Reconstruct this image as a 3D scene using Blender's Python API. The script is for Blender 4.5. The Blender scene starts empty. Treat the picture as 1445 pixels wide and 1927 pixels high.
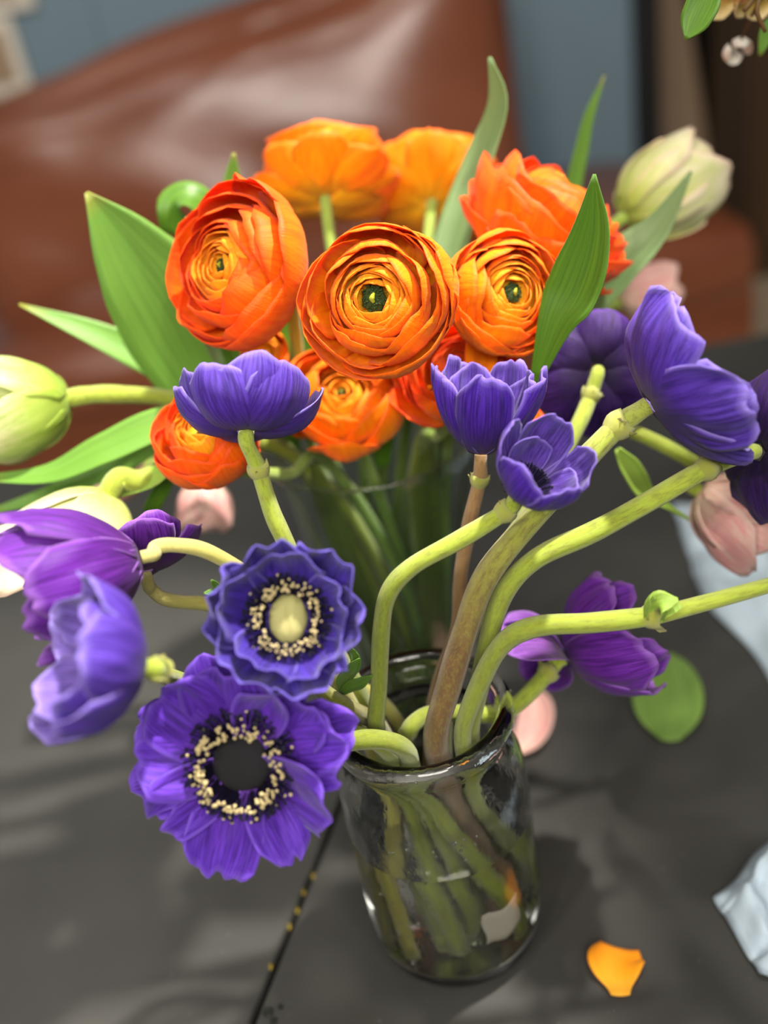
import bpy, math, random
import numpy as np
from mathutils import Vector

# ------------------------------------------------------------------ camera
TZ = 0.74                                   # height of the table top above the floor
FPX, PITCH, ROLL = 1900.0, math.radians(31.45), math.radians(10.7)
CAM = np.array([0.0, 0.0, TZ + 0.52])
FW = np.array([0, math.cos(PITCH), -math.sin(PITCH)])
_R = np.array([1.0, 0, 0]); _U = np.array([0, math.sin(PITCH), math.cos(PITCH)])
RT = math.cos(ROLL) * _R - math.sin(ROLL) * _U
UP = math.sin(ROLL) * _R + math.cos(ROLL) * _U
scene = bpy.context.scene
COL = scene.collection
cd = bpy.data.cameras.new('camera'); cam = bpy.data.objects.new('camera', cd); COL.objects.link(cam)
m = np.eye(4); m[:3, 0] = RT; m[:3, 1] = UP; m[:3, 2] = -FW; m[:3, 3] = CAM
from mathutils import Matrix
cam.matrix_world = Matrix([list(r) for r in m])
cd.sensor_fit = 'VERTICAL'; cd.sensor_height = 36.0; cd.lens = FPX / 1927 * 36.0
cd.clip_start = 0.02
cd.dof.use_dof = True; cd.dof.focus_distance = 0.465; cd.dof.aperture_fstop = 2.8
scene.camera = cam
scene.view_settings.view_transform = 'Standard'
scene.view_settings.look = 'None'
scene.view_settings.gamma = 1.0
scene.view_settings.use_curve_mapping = False
scene.view_settings.exposure = 0.0

# ------------------------------------------------------------------ world and lamps
w = bpy.data.worlds.new('room_light'); scene.world = w; w.use_nodes = True
w.node_tree.nodes['Background'].inputs[0].default_value = (1.0, 0.95, 0.88, 1)
w.node_tree.nodes['Background'].inputs[1].default_value = 0.16

def area_lamp(name, loc, target, size, power, color=(1, .93, .84), size_y=None):
    ld = bpy.data.lights.new(name, 'AREA'); ld.energy = power; ld.color = color
    ld.shape = 'DISK' if size_y is None else 'RECTANGLE'
    ld.size = size
    if size_y: ld.size_y = size_y
    o = bpy.data.objects.new(name, ld); COL.objects.link(o); o.location = loc
    d = Vector(target) - Vector(loc); o.rotation_euler = d.to_track_quat('-Z', 'Y').to_euler()
    return o
def spot_lamp(name, loc, target, power, angle, blend, radius=.06, color=(1, .93, .84)):
    ld = bpy.data.lights.new(name, 'SPOT'); ld.energy = power; ld.color = color; ld.spot_size = math.radians(angle); ld.spot_blend = blend; ld.shadow_soft_size = radius
    o = bpy.data.objects.new(name, ld); COL.objects.link(o); o.location = loc
    d = Vector(target) - Vector(loc); o.rotation_euler = d.to_track_quat('-Z', 'Y').to_euler()
area_lamp('soft_panel', (-1.2, 2.1, 2.55), (-0.5, 0.9, TZ), 1.2, 5, (1, .95, .88), 0.8)
spot_lamp('ceiling_spotlight', (.62, .56, 2.55), (-.30, .46, TZ), 370, 23, .35, .045)
area_lamp('soft_panel', (.1, -1.9, 2.5), (0, 1.2, 1.0), 1.4, 60, (1, .94, .86), 0.7)  # unseen fill light added to brighten the flowers from the front
area_lamp('ceiling_spot', (-.50, -.15, 2.55), (0, .4, TZ), 0.10, 6, (1, .93, .84))
for i, (x, y, e) in enumerate([(-.35, 1.0, 4), (.55, 1.0, 4), (-1.0, 1.45, 4), (.0, 1.55, 4), (-1.25, -1.05, 14), (-.85, -1.1, 14), (.55, -.8, 9)]):
    area_lamp('ceiling_spot', (x, y, 2.55), (x * .8, y + (.3 if y > 0 else 2.6), TZ), 0.12, e, (1, .92, .82))

# ------------------------------------------------------------------ helpers
def ray(x, y): return FW + RT * (x - 722.5) / FPX - UP * (y - 963.5) / FPX
def P(x, y, Y):                             # the photo's pixel, at distance Y down the room
    d = ray(x, y); return CAM + d * (Y / d[1])
def Z(x, y, h=0.0):                         # the photo's pixel, at height h above the table top
    d = ray(x, y); return CAM + d * ((TZ + h - CAM[2]) / d[2])
def V(a, b, c):                             # direction: right, up, towards the viewer
    v = a * RT + b * UP - c * FW; return v / np.linalg.norm(v)
def W3(x, y, z): return np.array([x, y, TZ + z])
def lin(c):
    c = [v / 255 for v in c]
    return tuple((v / 12.92 if v < .04045 else ((v + .055) / 1.055) ** 2.4) for v in c) + (1,)
def unit(v): return v / (np.linalg.norm(v) + 1e-12)

def mesh_obj(name, verts, faces, mats, parent=None, pc=None, smooth=True, solid=0.0, matidx=None):
    me = bpy.data.meshes.new(name)
    verts = np.asarray(verts, dtype=float)
    org = np.array(parent['_o']) if parent is not None else None
    if parent is not None: verts = verts - org
    me.from_pydata(verts.tolist(), [], [list(map(int, f)) for f in faces])
    if smooth: me.polygons.foreach_set('use_smooth', [True] * len(me.polygons))
    if not isinstance(mats, (list, tuple)): mats = [mats]
    for mt in mats: me.materials.append(mt)
    if pc is not None:
        a = me.color_attributes.new('pc', 'FLOAT_COLOR', 'POINT')
        a.data.foreach_set('color', np.asarray(pc, dtype=np.float32).ravel())
    if matidx is not None: me.polygons.foreach_set('material_index', matidx)
    me.update()
    o = bpy.data.objects.new(name, me); COL.objects.link(o)
    if parent is not None: o.parent = parent
    if solid:
        md = o.modifiers.new('thickness', 'SOLIDIFY'); md.thickness = solid; md.offset = -1
        if len(mats) > 1: md.material_offset = 1; md.material_offset_rim = 0
    return o

def thing(name, label, cat, loc, group=None):
    o = bpy.data.objects.new(name, None); COL.objects.link(o); o.location = Vector(loc)
    o.empty_display_size = .01
    o['label'] = label; o['category'] = cat; o['_o'] = [float(v) for v in loc]
    if group: o['group'] = group
    return o
def tag(o, label, cat, group=None):
    o['label'] = label; o['category'] = cat
    if group: o['group'] = group
    return o

def grid_faces(nr, nc, wrap=False):
    f = []
    for i in range(nr - 1):
        for j in range(nc if wrap else nc - 1):
            k = (j + 1) % nc
            f.append((i * nc + j, i * nc + k, (i + 1) * nc + k, (i + 1) * nc + j))
    return f

def catmull(pts, n):
    pts = np.asarray(pts, dtype=float)
    p = np.vstack([2 * pts[0] - pts[1], pts, 2 * pts[-1] - pts[-2]])
    out = []
    segs = len(pts) - 1
    for q in np.linspace(0, segs - 1e-6, n):
        i = int(q); t = q - i
        a, b, c, d = p[i], p[i + 1], p[i + 2], p[i + 3]
        out.append(.5 * ((2 * b) + (c - a) * t + (2 * a - 5 * b + 4 * c - d) * t * t + (3 * b - a - 3 * c + d) * t ** 3))
    return np.array(out)

def tube_data(pts, radii, n=40, nseg=10, wob=0.0, seed=0):
    c = catmull(pts, n)
    rad = np.interp(np.linspace(0, 1, n), np.linspace(0, 1, len(radii)), radii)
    T = np.gradient(c, axis=0); T /= np.linalg.norm(T, axis=1)[:, None]
    nrm = unit(np.cross(T[0], [0.3, .5, .8])); verts = []; pc = []
    rs = np.random.RandomState(seed); ph = rs.rand(3) * 6
    for i in range(n):
        nrm = unit(nrm - T[i] * (nrm @ T[i])); b = np.cross(T[i], nrm)
        for j in range(nseg):
            a = 2 * math.pi * j / nseg
            r = rad[i] * (1 + wob * math.sin(3 * a + ph[0] + i * .2) + wob * math.sin(i * .55 + ph[1]))
            verts.append(c[i] + r * (math.cos(a) * nrm + math.sin(a) * b)); pc.append((i / (n - 1), j / nseg, ph[2] / 6, 1))
    f = grid_faces(n, nseg, True)
    f.append(tuple(range(nseg))[::-1]); f.append(tuple((n - 1) * nseg + j for j in range(nseg)))
    return np.array(verts), f, pc

def tube(name, pts, radii, mat, parent, n=40, nseg=10, wob=.03, seed=0):
    v, f, pc = tube_data(pts, radii, n, nseg, wob, seed)
    return mesh_obj(name, v, f, mat, parent, pc)

def lathe(prof, n=64, cx=0, cy=0, cz=0):
    v = []
    for r, z in prof:
        for j in range(n):
            a = 2 * math.pi * j / n; v.append((cx + r * math.cos(a), cy + r * math.sin(a), cz + z))
    return np.array(v), grid_faces(len(prof), n, True)

def rbox(size, r=.03, bulge=(0, 0, 0), n=10):
    """rounded, slightly stuffed box centred on the origin"""
    sx, sy, sz = [s / 2 for s in size]; verts = []; faces = []
    lin_ = np.linspace(-1, 1, n)
    for ax in range(3):
        for sgn in (-1, 1):
            base = len(verts)
            for a in lin_:
                for b in lin_:
                    p = [0, 0, 0]; p[ax] = sgn; p[(ax + 1) % 3] = a; p[(ax + 2) % 3] = b
                    q = np.array(p) * np.array([sx, sy, sz])
                    inn = np.clip(q, [-sx + r, -sy + r, -sz + r], [sx - r, sy - r, sz - r])
                    d = q - inn; l = np.linalg.norm(d)
                    q = inn + (d / l * r if l > 0 else 0)
                    for k in range(3):
                        o1, o2 = p[(k + 1) % 3], p[(k + 2) % 3]
                        q[k] += bulge[k] * p[k] * (1 - o1 * o1) * (1 - o2 * o2)
                    verts.append(q)
            for f in grid_faces(n, n):
                f = tuple(base + i for i in f); faces.append(f if sgn > 0 else f[::-1])
    return np.array(verts), faces

def place(v, loc, rz=0, rx=0):
    v = np.asarray(v, float)
    c, s = math.cos(rx), math.sin(rx); v = v @ np.array([[1, 0, 0], [0, c, s], [0, -s, c]])
    c, s = math.cos(rz), math.sin(rz); v = v @ np.array([[c, s, 0], [-s, c, 0], [0, 0, 1]])
    return v + np.array(loc)

# ------------------------------------------------------------------ materials
class NT:
    def __init__(s, name):
        s.m = bpy.data.materials.new(name); s.m.use_nodes = True; s.t = s.m.node_tree
        s.t.nodes.clear(); s.out = s.n('ShaderNodeOutputMaterial')
    def n(s, typ, **kw):
        o = s.t.nodes.new(typ)
        for k, v in kw.items(): setattr(o, k, v)
        return o
    def l(s, a, b): s.t.links.new(a, b)
    def mixc(s, fac, a, b, mode='MIX'):
        o = s.n('ShaderNodeMix', data_type='RGBA', blend_type=mode)
        for sock, v in ((o.inputs[0], fac), (o.inputs[6], a), (o.inputs[7], b)):
            if hasattr(v, 'is_output'): s.l(v, sock)
            else: sock.default_value = v
        return o.outputs[2]
    def math(s, op, a, b=0.0, clamp=False):
        o = s.n('ShaderNodeMath', operation=op, use_clamp=clamp)
        for sock, v in ((o.inputs[0], a), (o.inputs[1], b)):
            if hasattr(v, 'is_output'): s.l(v, sock)
            else: sock.default_value = v
        return o.outputs[0]
    def ramp(s, fac, stops):
        o = s.n('ShaderNodeValToRGB'); e = o.color_ramp.elements
        while len(e) < len(stops): e.new(.5)
        for k, (p, c) in zip(e, stops):
            k.position = p; k.color = c if len(c) == 4 else tuple(c) + (1,)
        s.l(fac, o.inputs[0]); return o.outputs[0]
    def noise(s, scale=5, detail=3, vec=None, rough=.5):
        o = s.n('ShaderNodeTexNoise'); o.inputs['Scale'].default_value = scale
        o.inputs['Detail'].default_value = detail; o.inputs['Roughness'].default_value = rough
        if vec is not None: s.l(vec, o.inputs['Vector'])
        return o.outputs[0]
    def bump(s, h, strength=.2, dist=.001):
        o = s.n('ShaderNodeBump'); o.inputs['Strength'].default_value = strength; o.inputs['Distance'].default_value = dist
        s.l(h, o.inputs['Height']); return o.outputs[0]
    def bsdf(s, color, rough=.5, spec=.5, normal=None, sheen=0, trans=0.0, coat=0):
        b = s.n('ShaderNodeBsdfPrincipled')
        if hasattr(color, 'is_output'): s.l(color, b.inputs['Base Color'])
        else: b.inputs['Base Color'].default_value = color
        if hasattr(rough, 'is_output'): s.l(rough, b.inputs['Roughness'])
        else: b.inputs['Roughness'].default_value = rough
        b.inputs['Specular IOR Level'].default_value = spec
        b.inputs['Sheen Weight'].default_value = sheen
        b.inputs['Coat Weight'].default_value = coat
        if normal is not None: s.l(normal, b.inputs['Normal'])
        res = b.outputs[0]
        if trans:
            t = s.n('ShaderNodeBsdfTranslucent')
            if hasattr(color, 'is_output'): s.l(color, t.inputs[0])
            else: t.inputs[0].default_value = color
            mx = s.n('ShaderNodeMixShader'); mx.inputs[0].default_value = trans
            s.l(res, mx.inputs[1]); s.l(t.outputs[0], mx.inputs[2]); res = mx.outputs[0]
        s.l(res, s.out.inputs[0]); return s.m
    def pcoord(s, su, ss):
        """streak coordinates along a petal from its own (length, width) attribute"""
        a = s.n('ShaderNodeAttribute', attribute_name='pc'); sp = s.n('ShaderNodeSeparateColor')
        s.l(a.outputs[0], sp.inputs[0])
        cb = s.n('ShaderNodeCombineXYZ')
        s.l(s.math('MULTIPLY', sp.outputs[1], su), cb.inputs[0])
        s.l(s.math('MULTIPLY', sp.outputs[0], ss), cb.inputs[1])
        s.l(s.math('MULTIPLY', sp.outputs[2], 37.0), cb.inputs[2])
        return sp.outputs[0], sp.outputs[1], sp.outputs[2], cb.outputs[0]

def petal_mat(name, base, mid, tip, dark, streak=.5, rough=.5, trans=.25, sheen=.3, su=34, edge=None, vary=.35, bump=.35):
    t = NT(name); s, u, r, vec = t.pcoord(su, 2.2)
    c = t.ramp(s, [(.12, lin(base)), (.44, lin(mid)), (.88, lin(tip))])
    st = t.noise(1.0, 4, vec, .65)
    f = t.math('MULTIPLY', t.ramp(st, [(.40, (0, 0, 0)), (.60, (1, 1, 1))]), streak)
    c = t.mixc(f, c, lin(dark))
    blot = t.noise(60, 2)
    c = t.mixc(t.math('MULTIPLY', t.math('SUBTRACT', blot, .35, True), vary), c, lin(tip))
    if edge is not None:
        e = t.math('ABSOLUTE', t.math('MULTIPLY', t.math('SUBTRACT', u, .5), 2.0))
        e = t.math('MAXIMUM', e, s); e = t.ramp(e, [(.90, (0, 0, 0)), (1.0, (1, 1, 1))])
        c = t.mixc(t.math('MULTIPLY', e, .6), c, lin(edge))
    nm = t.bump(t.math('ADD', t.noise(1.0, 3, vec, .6), t.math('MULTIPLY', blot, .4)), bump, .0012)
    return t.bsdf(c, rough, .25, nm, sheen, trans)

def stem_mat(name, top, bottom, speck=(120, 110, 40)):
    t = NT(name); s, u, r, vec = t.pcoord(18, 40)
    c = t.ramp(s, [(0, lin(top)), (.3, lin(top)), (.62, lin(bottom)), (1, lin(bottom))])
    n1 = t.noise(1.0, 4, vec, .7)
    c = t.mixc(t.math('MULTIPLY', t.ramp(n1, [(.46, (0, 0, 0)), (.66, (1, 1, 1))]), .6), c, lin(speck))
    n2 = t.noise(90, 2)
    c = t.mixc(t.math('MULTIPLY', t.math('SUBTRACT', n2, .45, True), .9), c, lin(top))
    nm = t.bump(t.noise(900, 2), .5, .0006)
    return t.bsdf(c, .45, .4, nm, .35, .12)

def leaf_mat(name, a, b, tip=None, rough=.42, trans=.3):
    t = NT(name); s, u, r, vec = t.pcoord(26, 1.4)
    n1 = t.noise(1.0, 3, vec, .6); n2 = t.noise(35, 3)
    c = t.mixc(t.ramp(n1, [(.35, (0, 0, 0)), (.68, (1, 1, 1))]), lin(a), lin(b))
    c = t.mixc(t.math('MULTIPLY', n2, .5), c, lin(b))
    if tip: c = t.mixc(t.ramp(s, [(.9, (0, 0, 0)), (1, (1, 1, 1))]), c, lin(tip))
    nm = t.bump(n1, .25, .001)
    return t.bsdf(c, rough, .45, nm, .1, trans)

def flat_mat(name, col, rough=.5, spec=.5, scale=8, vary=.3, dark=None, bump=.1, coat=0):
    t = NT(name); n1 = t.noise(scale, 4)
    d = dark or tuple(v * .6 for v in col)
    c = t.mixc(t.math('MULTIPLY', n1, vary * 2), lin(col), lin(d))
    return t.bsdf(c, rough, spec, t.bump(t.noise(scale * 6, 3), bump, .002), 0, 0, coat)

def glass_mat(name, ior=1.47, color=(1, 1, 1, 1), wavy=0.0, scale=40, rough=0.0):
    t = NT(name); b = t.n('ShaderNodeBsdfPrincipled')
    b.inputs['Base Color'].default_value = color; b.inputs['Roughness'].default_value = rough
    b.inputs['IOR'].default_value = ior; b.inputs['Transmission Weight'].default_value = 1.0
    if wavy: t.l(t.bump(t.noise(scale, 2), wavy, .004), b.inputs['Normal'])
    t.l(b.outputs[0], t.out.inputs[0]); return t.m

def thin_glass_mat(name, tint=(.9, .95, .9, 1), wavy=.15):
    t = NT(name); tr = t.n('ShaderNodeBsdfTransparent'); tr.inputs[0].default_value = tint
    g = t.n('ShaderNodeBsdfGlossy'); g.inputs['Roughness'].default_value = .07
    lw = t.n('ShaderNodeLayerWeight'); lw.inputs[0].default_value = .5
    nm = t.bump(t.noise(30, 2), wavy, .003); t.l(nm, g.inputs['Normal']); t.l(nm, lw.inputs['Normal'])
    fac = t.math('ADD', t.math('MULTIPLY', t.math('POWER', lw.outputs['Facing'], 4.0), .8), .035)
    t.l(nm, lw.inputs['Normal']); mx = t.n('ShaderNodeMixShader'); t.l(fac, mx.inputs[0]); t.l(tr.outputs[0], mx.inputs[1]); t.l(g.outputs[0], mx.inputs[2])
    t.l(mx.outputs[0], t.out.inputs[0]); return t.m

M = {}
# anemone petals: (inside, outside) for each colouring
def anem(key, b, mi, ti, da, ob, om, ot, od, edge=None, oedge=None):
    M[key] = [petal_mat(key + '_inside', b, mi, ti, da, .8, .5, .2, .08, edge=edge),
              petal_mat(key + '_outside', ob, om, ot, od, .85, .55, .16, .2, su=40, edge=oedge, vary=.5)]
anem('anemone_blue', (6, 3, 22), (24, 6, 86), (48, 14, 158), (14, 3, 56), (44, 22, 90), (52, 24, 138), (74, 46, 176), (30, 10, 80), (124, 108, 210), (120, 104, 204))
anem('anemone_violet', (200, 166, 216), (104, 44, 170), (80, 20, 176), (44, 4, 106), (100, 52, 150), (94, 42, 176), (100, 50, 194), (52, 14, 114), (128, 84, 216), (126, 88, 212))
anem('anemone_lilac', (54, 20, 110), (66, 24, 146), (84, 44, 176), (34, 8, 92), (100, 82, 124), (84, 54, 150), (104, 74, 182), (40, 18, 86), (152, 130, 220), (150, 130, 216))
anem('anemone_pale', (64, 30, 120), (76, 40, 156), (100, 70, 190), (44, 18, 104), (118, 98, 140), (104, 78, 166), (128, 104, 196), (60, 40, 106), (158, 140, 222), (158, 140, 218))
anem('anemone_plum', (80, 28, 110), (96, 28, 142), (112, 44, 166), (54, 8, 90), (92, 58, 96), (116, 58, 142), (134, 74, 174), (60, 22, 86), (168, 116, 208), (166, 116, 204))
anem('anemone_aubergine', (26, 10, 48), (52, 22, 92), (74, 38, 128), (24, 8, 44), (104, 84, 104), (132, 108, 138), (118, 90, 142), (64, 42, 76), (100, 56, 166), (120, 84, 168))
def orange(key, tint, cols_in, cols_out, edge):
    M[key] = [petal_mat(tint + '_inside', *cols_in, .55, .5, .3, .08, 22, edge=edge), petal_mat(tint + '_outside', *cols_out, .55, .46, .28, .08, 22, edge=edge)]
orange('ran', 'ranunculus_orange', ((255, 208, 36), (255, 180, 10), (255, 156, 2), (252, 116, 0)), ((255, 192, 10), (255, 166, 2), (255, 146, 0), (248, 104, 0)), (244, 78, 2))
orange('ran_red', 'ranunculus_red', ((255, 196, 26), (255, 156, 6), (252, 120, 2), (242, 80, 2)), ((255, 174, 8), (255, 138, 2), (250, 106, 2), (236, 70, 2)), (236, 58, 4))
orange('ran_core', 'ranunculus_core', ((216, 210, 60), (255, 206, 40), (255, 186, 30), (244, 140, 12)), ((216, 210, 60), (255, 200, 40), (255, 180, 30), (244, 140, 12)), (250, 116, 10))
M['tulip'] = [petal_mat('tulip_inside', (190, 206, 90), (236, 232, 190), (244, 234, 206), (210, 214, 130), .4, .5, .3, .1, 12, edge=(240, 200, 190)),
              petal_mat('tulip_outside', (150, 190, 50), (208, 220, 130), (240, 230, 200), (160, 196, 60), .55, .5, .3, .1, 9, edge=(240, 196, 186))]
M['tulip_pink'] = [petal_mat('tulip_pink_inside', (240, 222, 194), (240, 194, 184), (242, 210, 196), (230, 140, 150), .6, .45, .3, .05, 12, edge=(252, 232, 220)),
                   petal_mat('tulip_pink_outside', (236, 230, 196), (246, 184, 182), (248, 214, 204), (232, 132, 146), .6, .45, .3, .05, 5, edge=(252, 232, 218))]
M['tulip_flame'] = [petal_mat('tulip_flame_inside', (190, 206, 90), (230, 230, 170), (246, 236, 208), (180, 204, 70), .5, .5, .3, .05, 6, edge=(246, 206, 196)),
                    petal_mat('tulip_flame_outside', (150, 190, 40), (196, 212, 80), (244, 234, 204), (168, 200, 40), .8, .5, .3, .05, 4, edge=(246, 214, 200))]
M['tulip_green'] = [petal_mat('tulip_green_inside', (150, 180, 50), (180, 200, 90), (232, 226, 180), (140, 176, 50), .6, .5, .3, .1, 10),
                    petal_mat('tulip_green_outside', (112, 156, 30), (150, 184, 56), (214, 216, 140), (110, 156, 34), .7, .5, .3, .1, 8, edge=(240, 230, 196))]
M['stem_lime'] = stem_mat('stem_lime', (164, 182, 52), (132, 146, 34), (112, 112, 34))
M['stem_pale'] = stem_mat('stem_pale', (200, 192, 112), (166, 166, 66), (170, 148, 78))
M['stem_brown'] = stem_mat('stem_brown', (158, 172, 58), (116, 84, 42), (92, 66, 36))
M['stem_olive'] = stem_mat('stem_olive', (150, 160, 50), (120, 116, 36), (104, 92, 36))
M['stem_rust'] = stem_mat('stem_rust', (168, 130, 80), (128, 96, 52), (120, 84, 46))
M['stem_green'] = stem_mat('stem_green', (160, 186, 66), (104, 134, 36), (90, 120, 36))
M['collar'] = stem_mat('stem_collar', (166, 174, 70), (150, 146, 62), (130, 96, 46))
M['leaf'] = leaf_mat('tulip_leaf', (96, 142, 50), (120, 168, 66), (150, 150, 60))
M['leaf_grey'] = leaf_mat('tulip_leaf_glaucous', (100, 134, 84), (136, 166, 106))
M['leaf_deep'] = leaf_mat('tulip_leaf_deep', (58, 104, 22), (96, 140, 26))
M['leaf_lime'] = leaf_mat('tulip_leaf_lime', (140, 176, 60), (166, 196, 84))
M['leaf_olive'] = leaf_mat('leaf_olive', (74, 92, 26), (104, 118, 40))
M['frond'] = leaf_mat('anemone_bract', (70, 116, 34), (110, 150, 50))
M['anther'] = flat_mat('anther_cream', (206, 190, 140), .7, .2, 300, .3, (150, 130, 90))
M['filament'] = flat_mat('filament_ink', (24, 18, 44), .7, .2, 200, .3)
M['anther_ink'] = flat_mat('anther_ink', (34, 32, 52), .75, .2, 300, .3)
M['dome_pale'] = flat_mat('pistil_pale', (196, 190, 128), .7, .2, 220, .35, (150, 150, 90), .5)
M['dome_dark'] = flat_mat('pistil_dark', (52, 50, 52), .75, .25, 260, .4, (28, 26, 34), .6)
M['dome_green'] = flat_mat('pistil_green', (166, 170, 40), .6, .3, 200, .3, (120, 140, 30), .4)
M['carpel_dark'] = flat_mat('carpel_dark_green', (54, 74, 26), .6, .3, 200, .4, (34, 46, 18), .4)

# ------------------------------------------------------------------ plant builders
def frame(axis):
    z = unit(np.asarray(axis, float)); x = unit(RT - z * (RT @ z)); return x, np.cross(z, x), z

def petal_shape(L, Wd, phi0, phi1, az, pw=1.0, rho0=.004, z0=0.0, cup=.5, ruff=.02, freq=2.0, tipc=.22, wb=.3, wt=.5, sm=.62,
                notch=0.0, noise=.01, seed=0, ns=14, nu=11, curl=0.0, roll=0.0, zs=1.0):
    rs = np.random.RandomState(seed); ph = rs.rand(12) * 6.283
    s = np.linspace(0, 1, 61); phi = np.radians(phi0 + (phi1 - phi0) * s ** pw)
    ds = 1 / 60
    rho = rho0 + np.concatenate([[0], np.cumsum(L * np.sin((phi[1:] + phi[:-1]) / 2) * ds)])
    zz = z0 + zs * np.concatenate([[0], np.cumsum(L * np.cos((phi[1:] + phi[:-1]) / 2) * ds)])
    out = []; pc = []
    a = math.radians(az); er = np.array([math.cos(a), math.sin(a), 0]); el = np.array([-math.sin(a), math.cos(a), 0]); ez = np.array([0, 0, 1.0])
    for i in range(ns):
        for j in range(nu):
            u = -1 + 2 * j / (nu - 1); t = (i / (ns - 1))
            e = 1 - tipc * abs(u) ** 2.3 - notch * math.exp(-(u / .16) ** 2) + noise * 2.2 * (math.sin(5 * u + ph[0]) + .6 * math.sin(11 * u + ph[1])) * t
            q = min(max(t * e, 0), 1.0)
            r_, z_, f_ = np.interp(q, s, rho), np.interp(q, s, zz), np.interp(q, s, phi)
            if q < sm: wf = wb + (1 - wb) * (1 - (1 - q / sm) ** 2)
            else: wf = wt + (1 - wt) * math.sqrt(max(0, 1 - ((q - sm) / (1.0001 - sm)) ** 2.4))
            wd = Wd * wf
            g = max(cup * wf, 1e-3)
            x = wd * math.sin(g * u) / g; d = wd * (1 - math.cos(g * u)) / g
            d += ruff * L * t ** 1.6 * math.sin(freq * math.pi * u + ph[2]) * (.35 + .65 * abs(u))
            d += noise * L * (math.sin(4 * q + 3 * u + ph[3]) + math.sin(7 * q - 5 * u + ph[4]) * .6 + .35 * math.sin(13 * q + 9 * u + ph[5])) * min(1, 2 * t)
            d += noise * L * .55 * (abs(math.sin(6.5 * u + 2 * q + ph[7])) - .6) * t + noise * L * .3 * math.sin(17 * u + 5 * q + ph[8]) * t * t
            d -= curl * L * t ** 3 * (.4 + .6 * u * u)
            d += math.tan(math.radians(roll)) * x
            n_r, n_z = -math.cos(f_), math.sin(f_)
            out.append((r_ + n_r * d) * er + x * el + (z_ + n_z * d) * ez)
            pc.append((t, u * .5 + .5, ph[6] / 6.283, 1))
    return np.array(out), grid_faces(ns, nu), pc

def add_petal(root, C0, fr, mats, name='petal', solid=.00045, **kw):
    v, f, pc = petal_shape(**kw)
    v = C0 + v[:, :1] * fr[0] + v[:, 1:2] * fr[1] + v[:, 2:] * fr[2]
    o = mesh_obj(name, v, f, mats, root, pc, solid=solid)
    if np.ndim(mats) and len(mats) > 1: o.modifiers[0].offset = -1
    return o

ICO = None
def ico():
    global ICO
    if ICO is None:
        import bmesh
        b = bmesh.new(); bmesh.ops.create_icosphere(b, subdivisions=1, radius=1); b.verts.ensure_lookup_table()
        ICO = (np.array([v.co[:] for v in b.verts]), [tuple(v.index for v in f.verts) for f in b.faces]); b.free()
    return ICO

def blobs(name, centers, radii, mat, parent, stuff=True, squash=None):
    iv, fc = ico(); vs = []; fs = []
    for k, (c, r) in enumerate(zip(centers, radii)):
        vs.append(iv * r + c); fs += [tuple(i + k * len(iv) for i in f) for f in fc]
    o = mesh_obj(name, np.vstack(vs), fs, mat, parent)
    if stuff: o['kind'] = 'stuff'
    return o

def dome(name, C0, fr, rx, ry, h, mat, parent, bump=.05, seed=0, nr=12, nc=28, groove=0):
    rs = np.random.RandomState(seed); v = []
    for i in range(nr):
        t = i / (nr - 1) * math.pi * .5
        for j in range(nc):
            a = 2 * math.pi * j / nc
            k = 1 + bump * .5 * math.sin(7 * a + 3 * i) * math.sin(t) * math.cos(i * 2.2)
            hh = h * math.cos(t) * k
            if groove: hh -= groove * h * math.exp(-(math.sin(t) * math.cos(a) / .12) ** 2)
            v.append(C0 + rx * math.sin(t) * math.cos(a) * k * fr[0] + ry * math.sin(t) * math.sin(a) * k * fr[1] + hh * fr[2])
    return mesh_obj(name, v, grid_faces(nr, nc, True), mat, parent)

def stamens(root, C0, fr, r0, r1, r2, lift, n, mat_f, mat_a, seed=0, size=.0009, pale=.9):
    rs = np.random.RandomState(seed); fv = []; ff = []; ac = []; ar = []; ac2 = []; ar2 = []
    for k in range(n):
        a = rs.rand() * 6.283; t = rs.rand(); rr = r1 + (r2 - r1) * t ** .8
        d = math.cos(a) * fr[0] + math.sin(a) * fr[1]
        p0 = C0 + d * r0 * 1.2 - fr[2] * .002; p1 = C0 + d * rr + fr[2] * lift * (1.05 - .75 * t + .25 * rs.rand())
        side = np.cross(d, fr[2]) * .00028; b = len(fv)
        up = fr[2] * .0003
        fv += [p0 + side, p0 - side, p0 + up, p1 + side, p1 - side, p1 + up]
        ff += [(b, b + 1, b + 4, b + 3), (b + 1, b + 2, b + 5, b + 4), (b + 2, b, b + 3, b + 5)]
        if rs.rand() < (pale if t < .42 else pale * .12): ac.append(p1); ar.append(size * (.8 + .6 * rs.rand()))
        else: ac2.append(p1); ar2.append(size * (.8 + .5 * rs.rand()))
    o = mesh_obj('filaments', fv, ff, mat_f, root, smooth=False); o['kind'] = 'stuff'
    if ac: blobs('stamens', ac, ar, mat_a, root)
    if ac2: blobs('dark_stamens', ac2, ar2, M['anther_ink'], root)

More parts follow.
